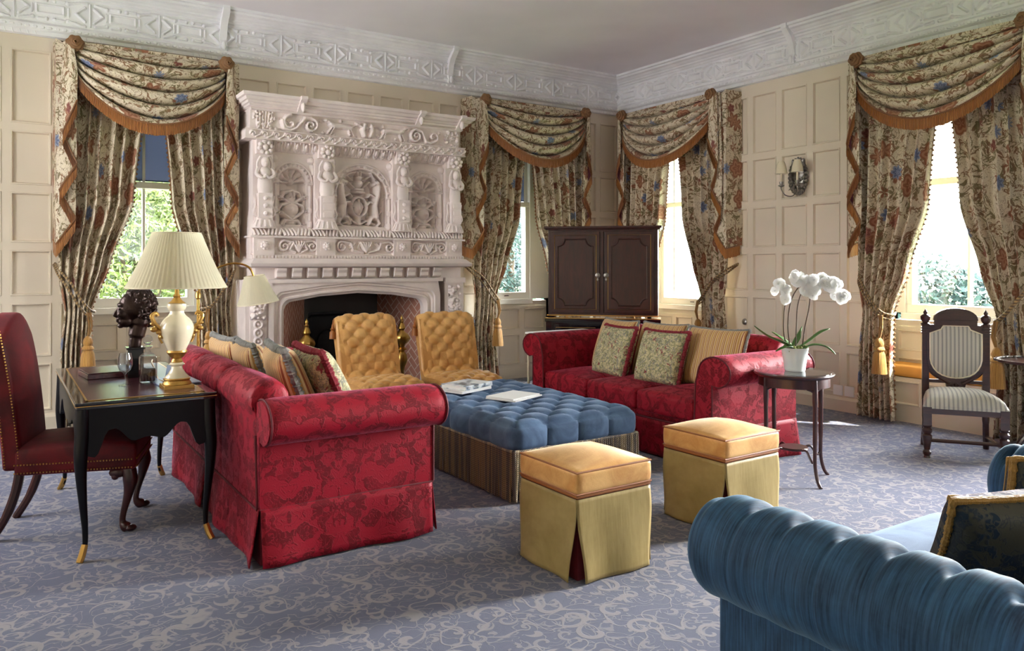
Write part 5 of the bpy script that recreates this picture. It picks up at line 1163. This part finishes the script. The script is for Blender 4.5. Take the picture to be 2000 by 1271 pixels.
b=B(); b.tube(catmull([(.79,4.52,zt+.012),(.75,4.75,zt+.004),(.80,5.2,zt+.004),(.84,5.6,zt+.004),(.86,5.69,zt+.0),(.87,5.72,.6)]),.004,6); tag(b.build('lamp_flex',M['brass']),'thin gold flex trailing from the table lamp across the desk top','cable')
# ---------------------------------------------------------------- red desk chair
t=thing('desk_chair','crimson velvet desk chair with brass nails pushed up to the writing desk','chair',(.37,4.86,0),-.29)
w=.255
b=B(); b.rbox((.03,0,.405),(.29,w,.075),.03,12,0,lambda q,p:(p[0],p[1]*(1+.05*q[0]),p[2]+(.035*(1-q[0]**2)*(1-q[1]**2) if q[2]>0 else 0))); b.build('seat',M['darkred'],t)
b=B()
def fbk(q,p):
    z=p[2]; t_=(z-.36)/.78; x=p[0]-.09*t_**1.4-.02; top=(.055*cos(q[1]*PI*.9)*max(0,q[2])-.035*max(0,q[2])*abs(q[1])**3)
    return (x+.012*(1-q[1]**2)*(q[0]>0),p[1]*(.92+.10*t_),z+top*max(0,(t_-.5)*2))
b.rbox((-.245,0,.735),(.045,w,.375),.02,22,0,fbk); b.build('back',M['darkred'],t)
b=B()
def nail(p): b.ball(p,.0048,5,3)
for i in range(38):
    y=-w*1.02+.0; x=-.25+i*.0148; nail((x,-w*(1+.05*((x-.03)/.29))-.002,.35))
b.build('seat_nails',M['brass'],t); b=B()
for i in range(38): x=-.25+i*.0148; nail((x,-w*(1+.05*((x-.03)/.29))-.002,.392))

b.build('seat_nails',M['brass'],t); b=B()
for i in range(38): x=-.25+i*.0148; nail((x,w*(1+.05*((x-.03)/.29))+.002,.35))
b.build('seat_nails',M['brass'],t); b=B()
for i in range(30): y=-w+i*2*w/29; nail((.321,y,.35)); nail((.321,y,.392))
b.build('seat_nails',M['brass'],t); b=B()
for i in range(46):
    z=.38+i*.0155; t_=(z-.36)/.78; nail((-.245-.09*t_**1.4-.02-.030,-w*(.92+.10*t_)-.001,z)); nail((-.245-.09*t_**1.4-.02+.034,-w*(.92+.10*t_)-.001,z))
b.build('back_nails',M['brass'],t)
for s in(-1,1):   # cabriole front legs with scrolled knees, raked rear legs
    b=B(); P=catmull([(.27,s*.215,.36),(.285,s*.225,.28),(.275,s*.222,.20),(.25,s*.21,.10),(.245,s*.207,.045),(.275,s*.222,.012)],5); rr=[.036]*5+[.038,.036,.033,.03,.027]+[.024,.022,.020,.018,.017]+[.016]*5+[.018,.022,.026,.028,.026]+[.022]; b.tube(P,rr[:len(P)],12)
    b.ball((.285,s*.222,.018),(.032,.028,.018),10,6); b.ball((.225,s*.222,.315),(.045,.018,.028),8,6); b.ball((.21,s*.218,.295),(.02,.02,.02),8,6); b.ball((.27,s*.16,.32),(.02,.045,.028),8,6); b.build('front_leg',M['mahog'],t)
    b=B(); b.tube(catmull([(-.235,s*.20,.36),(-.255,s*.20,.25),(-.30,s*.20,.12),(-.37,s*.20,.0)]),[.024]*6+[.023]*6+[.021]*6+[.019],8,sq=1.0); b.build('rear_leg',M['mahog'],t)
# ---------------------------------------------------------------- brass floor lamp behind the sofa
t=thing('floor_lamp','brass swan-neck floor lamp with pleated cream shade in front of the fireplace jamb','lamp',(1.22,6.05,0))
b=B(); b.lathe([(.13,0),(.13,.012),(.10,.025),(.03,.04),(.012,.06)],n=28); b.build('base',M['brass'],t)
b=B(); b.tube([(0,0,.05),(0,0,1.18)],.011,10); b.lathe([(.011,1.16),(.02,1.17),(.02,1.2),(.011,1.22)],n=12)
b.tube(catmull([(0,0,1.2),(.03,0,1.28),(.12,0,1.38),(.25,0,1.425),(.36,0,1.40),(.40,0,1.33),(.40,0,1.29)]),.008,8); b.build('stem',M['brass'],t)
shade(t,.155,.075,-.115,.095,44,'pleated_shade',M_=rotM(0,-.14,0,(.42,0,1.235)))
# pale side table behind the right sofa
t=thing('console_table','slim console table with pale gilt legs behind the far end of the right-hand sofa','table',(4.66,6.12,0))
b=B(); b.box(-.36,-.16,.735,.36,.16,.755); b.build('top',M['paper'],t,smooth=False,bevel=.004)
for sx in(-1,1):
    for sy in(-1,1): b=B(); b.tube([(sx*.335,sy*.135,.735),(sx*.335,sy*.135,0)],[.016,.010],8); b.build('leg',M['cream'],t)
# ---------------------------------------------------------------- corner cabinet
t=thing('wooden_cabinet','tall two-door mahogany cabinet on a black base set across the room corner','cabinet',(5.50,6.51,0),-PI/4)
W2,D0=.585,-.20
b=B(); b.box(-W2,D0+.02,.86,W2,.22,1.79); b.box(-W2-.025,D0-.02,1.785,W2+.025,.24,1.80); b.box(-W2-.04,D0-.035,1.80,W2+.04,.25,1.825); b.build('upper_case',M['mahog'],t,smooth=False,bevel=.005)
b=B(); b.box(-W2-.02,D0-.015,.02,W2+.02,.22,.83); b.box(-W2-.035,D0-.03,0,W2+.035,.23,.08); b.box(-W2-.03,D0-.025,.80,W2+.03,.23,.835); b.build('base_case',M['black'],t,smooth=False,bevel=.004)
b=B(); b.box(-W2-.03,D0-.028,.835,W2+.03,D0+.02,.843); b.box(-W2-.01,D0-.008,.865,W2+.01,D0+.02,.875); b.build('brass_band',M['gilt'],t,smooth=False)
for s in(-1,1):
    d=B(); x0,x1=sorted((s*.028,s*(W2-.04))); d.box(x0,D0-.006,.90,x1,D0+.02,1.765); d.M=None
    q=.05; d.box(x0+.04,D0-.010,.94,x1-.04,D0-.004,1.725)
    do=d.build('door',M['mahog'],t,smooth=False,bevel=.004)
    b=B(); X0,X1,Z0,Z1=x0+.035,x1-.035,.935,1.73; b.tube([(X0,D0-.011,Z0),(X1,D0-.011,Z0),(X1,D0-.011,Z1),(X0,D0-.011,Z1)],.0035,5,closed=True); b.build('gilt_bead',M['gilt'],do)
    a=.075; X0+=.035;X1-=.035;Z0+=.045;Z1-=.045; P=[]
    for cx,cz,a0 in((X0,Z0,PI/2),(X1,Z0,PI),(X1,Z1,1.5*PI),(X0,Z1,2*PI)): 
        P+=[(cx+a*cos(a0-PI/2*k/6),cz+a*sin(a0-PI/2*k/6)) for k in range(7)]
    b=B(); b.tube([(x,D0-.012,z) for x,z in P],.010,6,closed=True); b.build('raised_moulding',M['dark'],do)
    b=B(); b.M=rotM(PI/2,0,0,(s*.045,D0-.012,1.30)); b.lathe([(.028,.0),(.026,.006),(.012,.01),(.010,.02),(.018,.028),(.016,.036),(.0,.04)],n=16); b.M=None; b.ball((s*.045,D0-.016,1.255),(.012,.006,.018),8,6); b.build('knob',M['silver'],do)
b=B(); b.box(-.012,D0-.012,.90,.012,D0+.02,1.765); b.build('astragal',M['mahog'],t,smooth=False)
for s in(-1,1):
    b=B(); x0,x1=sorted((s*.03,s*(W2-.05))); b.box(x0,D0-.026,.62,x1,D0,.77); do=b.build('drawer',M['black'],t,smooth=False,bevel=.003)
    b=B(); b.tube([(x0+.04,D0-.028,.65),(x1-.04,D0-.028,.65),(x1-.04,D0-.028,.74),(x0+.04,D0-.028,.74)],.0035,5,closed=True); b.build('gilt_bead',M['gilt'],do)
# ---------------------------------------------------------------- wall sconce
t=thing('wall_sconce','silver two-light wall sconce with cream candle shades on the panelled right-hand wall','wall light',(6.785,4.97,2.30),-PI/2)
b=B(); rr=random.Random(3)
b.M=None; b.M=rotM(PI/2,0,0,(0,-.0,0)); b.lathe([(.0,.02),(.07,.018),(.09,.0)],n=28,sy=1.45); b.M=None
for k in range(26):
    a=2*PI*k/26; b.ball((.10*cos(a),-.016,.165*sin(a)),(.022,.018,.022),7,5); b.ball((.078*cos(a+.1),-.03,.135*sin(a+.1)),(.014,.014,.014),6,4)
for k in range(60): b.ball((rr.uniform(-.09,.09)*.8,-.03,rr.uniform(-.17,-.02)*.85),(.012,.012,.014),6,4)
for k in range(5): b.ball((.03*(k-2),-.02,.185-.01*abs(k-2)),(.016,.014,.026),7,5)
b.build('backplate',M['silver'],t)
for s in(-1,1):
    b=B(); b.tube(catmull([(0,-.02,-.13),(s*.03,-.07,-.19),(s*.07,-.13,-.18),(s*.095,-.16,-.12),(s*.095,-.16,-.09)]),.006,8); b.tube(catmull([(s*.02,-.03,-.15),(s*.04,-.06,-.11),(s*.06,-.09,-.13)]),.004,6)
    b.lathe([(.008,-.10),(.03,-.088),(.032,-.08),(.014,-.078),(.018,-.06),(.02,-.045)],(s*.095,-.16,0),16); a=b.build('arm',M['silver'],t)
    b=B(); b.lathe([(.0105,-.05),(.0105,.06),(.0,.062)],(s*.095,-.16,0),12); b.build('candle_tube',M['cream'],a)
    b=B(); b.lathe([(.062,.035),(.058,.05),(.052,.09),(.042,.13),(.030,.16),(.0,.163)],(s*.095,-.16,0),24); b.build('candle_shade',M['cream'],a)
# ---------------------------------------------------------------- orchid table
t=thing('round_side_table','small round mahogany table with four slender legs holding the orchid','table',(4.40,3.265,0),-.29)
b=B(); b.lathe([(.0,.68),(.235,.68),(.25,.688),(.256,.697),(.252,.705),(.0,.705)],n=72,fn=lambda g,j,r:r*(1+.012*sin(g*36)) if 1<j<5 else r); b.build('top',M['dark'],t)
b=B(); b.lathe([(.0,.7055),(.236,.7055),(.236,.711),(.0,.711)],n=48); b.build('glass_top',M['crystal'],t)
b=B(); b.lathe([(.222,.62),(.226,.62),(.226,.682),(.222,.682),(.222,.62)],n=48); b.build('frieze',M['mahog'],t)
b=B(); b.lathe([(.0,.195),(.088,.195),(.094,.202),(.088,.21),(.0,.21)],n=32); b.build('undershelf',M['mahog'],t)
for k in range(4):
    a=k*PI/2-PI/4+PI/4; c_,s_=cos(a),sin(a)
    b=B(); P=catmull([(.212*c_,.212*s_,.68),(.214*c_,.214*s_,.5),(.212*c_,.212*s_,.25),(.213*c_,.213*s_,.13),(.238*c_,.238*s_,.04),(.27*c_,.27*s_,.0)]); b.tube(P,[.017]*6+[.014]*6+[.012]*6+[.0115]*6+[.011]*6+[.012],8); 
    for q in(-1,1): b.tube(catmull([(.213*c_,.213*s_,.60),((.205)*c_-q*.022*s_,.205*s_+q*.022*c_,.612),(.20*c_-q*.05*s_,.20*s_+q*.05*c_,.622)]),[.012]*6+[.01]*6+[.006],6)
    b.build('leg',M['mahog'],t)
    b=B(); b.tube(catmull([(.085*c_,.085*s_,.20),(.13*c_,.13*s_,.205),(.165*c_,.165*s_,.165),(.19*c_,.19*s_,.145),(.208*c_,.208*s_,.165)]),.008,7); b.build('stretcher',M['mahog'],t)
# orchid
t=thing('potted_orchid','white orchid with arching flower stems in a ribbed white pot on the round table','plant',(4.405,3.26,.712))
b=B(); pr=[(.0,0),(.062,0)]+[(.064+.022*(k/14)+.0022*(k%2),.004+.150*k/14) for k in range(15)]+[(.082,.154),(.078,.13),(.0,.13)]; b.lathe(pr,n=36); b.build('pot',M['pot'],t)
b=B(); rr=random.Random(9)
for i in range(70): a=rr.uniform(0,2*PI); r=rr.uniform(0,.074); b.ball((r*cos(a),r*sin(a),.14+rr.uniform(-.005,.02)),rr.uniform(.008,.016),6,4)
b.build('moss',M['moss'],t)
# camera-facing right is world (.83,-.55): R() turns (across, towards) into local x,y
RX,RY=Vector((.835,-.55,0)),Vector((-.55,-.835,0))
def L3(a,c,z): p=RX*a+RY*c; return (p.x,p.y,z)
def leaf(path,w,nm='leaf'):
    P=[Vector(p) for p in catmull(path,6)]; b=B(); n=len(P)-1
    def f(u,v):
        i=min(n,int(round(v*n))); p=P[i]; d=(P[min(i+1,n)]-P[max(i-1,0)]).normalized(); s=d.cross(Vector((0,0,1))); s=s.normalized() if s.length>.01 else Vector((1,0,0)); k=sin(PI*min(.97,max(.12,v**.8)))**.6*w
        q=p+s*(2*u-1)*k+s.cross(d)*(abs(2*u-1)*k*.35); return tuple(q)
    b.grid(f,6,n); o=b.build(nm,M['leafm'],t,ang=80); m=o.modifiers.new('solid','SOLIDIFY'); m.thickness=.003
leaf([L3(-.02,0,.15),L3(-.10,.03,.19),L3(-.20,.04,.235),L3(-.28,.03,.30)],.032); leaf([L3(.02,0,.15),L3(.09,.02,.20),L3(.16,.03,.255),L3(.22,.02,.28)],.03)
leaf([L3(.03,.02,.14),L3(.10,.05,.175),L3(.18,.06,.165),L3(.245,.06,.115)],.024); leaf([L3(-.02,.04,.14),L3(-.08,.08,.165),L3(-.16,.10,.14)],.024); leaf([L3(.0,-.03,.15),L3(.05,-.05,.22),L3(.07,-.05,.29)],.028); leaf([L3(-.0,-.03,.15),L3(-.07,-.08,.21),L3(-.12,-.1,.25)],.028)
stems=[[(-.03,.0,.14),(-.05,.01,.28),(-.04,.01,.42),(.0,.0,.52),(.08,-.01,.60),(.17,.0,.61),(.25,.02,.56),(.30,.03,.49)],
 [(-.0,.01,.14),(.01,.0,.30),(.02,.0,.44),(.06,.0,.54),(.15,.0,.60),(.23,.0,.585),(.28,.0,.53)],
 [(.04,.02,.14),(.06,.01,.28),(.09,.01,.42),(.09,.02,.52),(.05,.03,.60),(-.02,.04,.62)],
 [(-.05,.02,.14),(-.08,.02,.24),(-.08,.02,.38),(-.07,.02,.47),(-.09,.03,.53),(-.15,.04,.575)]]
rr=random.Random(12)
def flower(c,d,sz,par):
    b=B(); z=Vector(d).normalized(); x=z.orthogonal().normalized(); y=z.cross(x)
    for k in range(5):
        a=2*PI*k/5+.3; big=1.25 if k in(1,4) else 1.0; dr=x*cos(a)+y*sin(a); sd=z.cross(dr)
        def f(u,v): 
            r=sz*big*v; w=sz*.62*big*sin(PI*min(1,v**.8*.97+.03))**.6; return tuple(Vector(c)+dr*r+sd*(2*u-1)*w+z*(.25*r*(v-.3)+.15*w*abs(2*u-1)))
        b.grid(f,6,7)
    b.ball(tuple(Vector(c)+z*.006),(sz*.2,sz*.2,sz*.2),6,5); b.build('flower',M['petal'],par,ang=80,merge=False)
for i,s in enumerate(stems):
    P=catmull([L3(*p) for p in s],6); b=B(); b.tube(P,[.0042 if k<len(P)*.6 else .0028 for k in range(len(P))],6); st=b.build('flower_stem',M['stem'],t)
    n=len(P); m=(24,21,18,10)[i]
    for k in range(m):
        p=Vector(P[min(n-1,int(n*(.55+.45*k/(m-1))))]); off=Vector(L3(rr.uniform(-.032,.032),.02+rr.uniform(0,.03),rr.uniform(-.045,.03))); flower(tuple(p+off),Vector(L3(rr.uniform(-.5,.5),1,rr.uniform(-.2,.5))),rr.uniform(.028,.036),st)
# ---------------------------------------------------------------- carved side chair
t=thing('carved_side_chair','dark carved wooden chair with grey striped shield back by the right-hand window','chair',(5.99,2.99,0),-.95)
b=B(); 
def seatf(u,v): 
    a,c=2*u-1,2*v-1; w=.245+.03*(-c); k=((1-a**6)*(1-c**6))**.5; return (a*w*1.0,c*.23-.0,.385+.085*k+.02*(1-a*a)*(1-c*c))
b.grid(seatf,30,30,su=.52,sv=.48); 
b.grid(lambda u,v:(lerp(-1,1,u)*.275,-.23,.385-.02*v),20,2,su=.52); b.grid(lambda u,v:(.275-.06*u*0,-.23+.46*u,.385-.02*v),10,2)
b.build('seat_pad',M['chairstripe'],t,ang=80)
b=B(); b.box(-.27,-.225,.325,.27,-.185,.375); b.box(-.22,.18,.325,.22,.22,.375); b.prism([(-.27,-.225),(-.24,-.225),(-.19,.22),(-.22,.22)],.325,.375,'z'); b.prism([(.27,-.225),(.24,-.225),(.19,.22),(.22,.22)],.325,.375,'z'); b.build('seat_rail',M['dark'],t,smooth=False)
for s in(-1,1):
    b=B(); b.lathe([(.024,0),(.020,.015),(.028,.03),(.030,.045),(.020,.06),(.026,.10),(.034,.15),(.034,.165),(.024,.175),(.034,.19),(.036,.205),(.026,.22),(.034,.235),(.026,.245)],(s*.245,-.205,0),14); b.box(s*.245-.028,-.233,.24,s*.245+.028,-.177,.375); b.build('front_leg',M['dark'],t)
    b=B(); b.tube(catmull([(s*.205,.20,.37),(s*.205,.21,.2),(s*.215,.25,.0)]),[.026]*6+[.022]*6+[.02],8,sq=1.0); b.build('rear_leg',M['dark'],t)
    b=B(); b.box(s*.205-.024,.185,.36,s*.205+.024,.225,.95); b.lathe([(.028,.94),(.034,.955),(.02,.965),(.032,.985),(.036,1.01),(.028,1.02),(.012,1.03),(.016,1.045),(.006,1.06),(.0,1.075)],(s*.205,.205,0),14)
    for k in range(3): b.box(s*.205-.03,.178,.88+k*.02,s*.205+.03,.228,.89+k*.02)
    b.build('back_post',M['dark'],t,ang=35)
b=B(); b.tube([(-.245,-.205,.13),(.245,-.205,.13)],.014,6); b.tube([(-.245,-.205,.10),(-.21,.22,.10)],.014,6); b.tube([(.245,-.205,.10),(.21,.22,.10)],.014,6); b.build('stretcher',M['dark'],t)
def shield(k,dz=0): 
    P=[(-.175*k,.88+dz),(-.10*k,.905*1+.0+dz),(-.09*k,.935+dz*0+.0)]; P=[(-.085,.945),(.085,.945),(.10,.915),(.175,.885)]+[(.175*cos(a)**.8 if cos(a)>0 else 0,.70+.0+.155*sin(a)) for a in (-.1,-.35,-.6,-.85,-1.1,-1.35)]+[(0,.54)]+[(-.175*cos(a)**.8,.70+.155*sin(a)) for a in (-1.35,-1.1,-.85,-.6,-.35,-.1)]+[(-.175,.885),(-.10,.915)]
    c=(0,.76); return [(c[0]+(x-c[0])*k,c[1]+(z-c[1])*k) for x,z in P]
sh=shield(1.0); n=len(sh); b=B(); out=shield(1.13)
b.add([(x,.18,z) for x,z in sh]+[(x*1.0,.18,z) for x,z in out]+[(x,.222,z) for x,z in out]+[(x,.222,z) for x,z in sh],[(k*n+i,k*n+(i+1)%n,(k*n+n+(i+1)%n)%(4*n),(k*n+n+i)%(4*n)) for k in range(4) for i in range(n)])
b.prism([(-.20,.90),(-.13,.95),(-.13,.975),(.13,.975),(.13,.95),(.20,.90),(.20,.93),(.15,.965),(.15,1.0),(-.15,1.0),(-.15,.965),(-.20,.93)],.185,.222,'y') if 0 else None
b.box(-.20,.185,.895,-.09,.222,.95); b.box(.09,.185,.895,.20,.222,.95); b.box(-.145,.175,.945,.145,.228,.985)
cr=[(-.150,.985)]+[(.15*cos(a)*-1,.995+.085*sin(a)) for a in [PI*k/14 for k in range(15)]]+[(.150,.985)]; b.prism(cr,.18,.225,'y')
b.prism([(x*.82,.99+(z-.985)*.78) for x,z in cr],.165,.185,'y')
b.box(-.2,.185,.50,.2,.222,.525); b.prism([(-.075,.54),(-.06,.46),(-.03,.43),(.03,.43),(.06,.46),(.075,.54)],.175,.225,'y')
for s in(-1,1): b.tube(catmull([(s*.19,.2,.62),(s*.15,.195,.57),(s*.09,.19,.53),(s*.04,.18,.50)]),.018,7)
for k in range(5): b.ball(((k-2)*.022,.172,.49-.012*abs(k-2)),(.014,.012,.014),6,5)
b.build('carved_frame',M['dark'],t,ang=35)
b=B(); c=(0,.74); vs=[(0,.165,.74)];
for k,y in((.5,.167),(.85,.172),(1.0,.184)): vs+=[(c[0]+(x-c[0])*k,y,c[1]+(z-c[1])*k) for x,z in sh]
fs=[(0,1+(i+1)%n,1+i) for i in range(n)]+[(1+k*n+i,1+k*n+(i+1)%n,1+k*n+n+(i+1)%n,1+k*n+n+i) for k in range(2) for i in range(n)]
b.add(vs,fs,0,[(v[0],v[2]) for v in vs]); b.build('back_pad',M['chairstripe'],t,ang=80)
b=B(); b.tube([(x,.180,z) for x,z in sh],.006,6,closed=True); b.build('gimp_braid',M['cream'],t)
# ---------------------------------------------------------------- pie-crust table at the right edge
t=thing('tripod_table','round dark tripod table with a pierced silvery rim at the right edge of the photo','table',(6.31,2.58,0))
b=B(); b.lathe([(.0,.70),(.27,.70),(.285,.705),(.29,.722),(.278,.722),(.27,.71),(.0,.71)],n=64,fn=lambda g,j,r:r*(1+.025*sin(g*16)) if 1<j<5 else r); b.build('top',M['dark'],t)
b=B()
for k in range(40): a=2*PI*k/40; b.ball((.262*cos(a),.262*sin(a),.716),(.016,.016,.006),6,4)
b.build('pierced_rim',M['silver'],t)
b=B(); b.lathe([(.05,.70),(.02,.66),(.018,.5),(.03,.4),(.04,.34),(.028,.26),(.04,.2),(.03,.16)],n=18); b.build('pedestal',M['dark'],t)
for k in range(3):
    a=2*PI*k/3+.4; b=B(); b.tube(catmull([(.02*cos(a),.02*sin(a),.2),(.12*cos(a),.12*sin(a),.16),(.2*cos(a),.2*sin(a),.04),(.26*cos(a),.26*sin(a),.012)]),[.02]*6+[.018]*6+[.014]*6+[.014],8); b.build('leg',M['dark'],t)
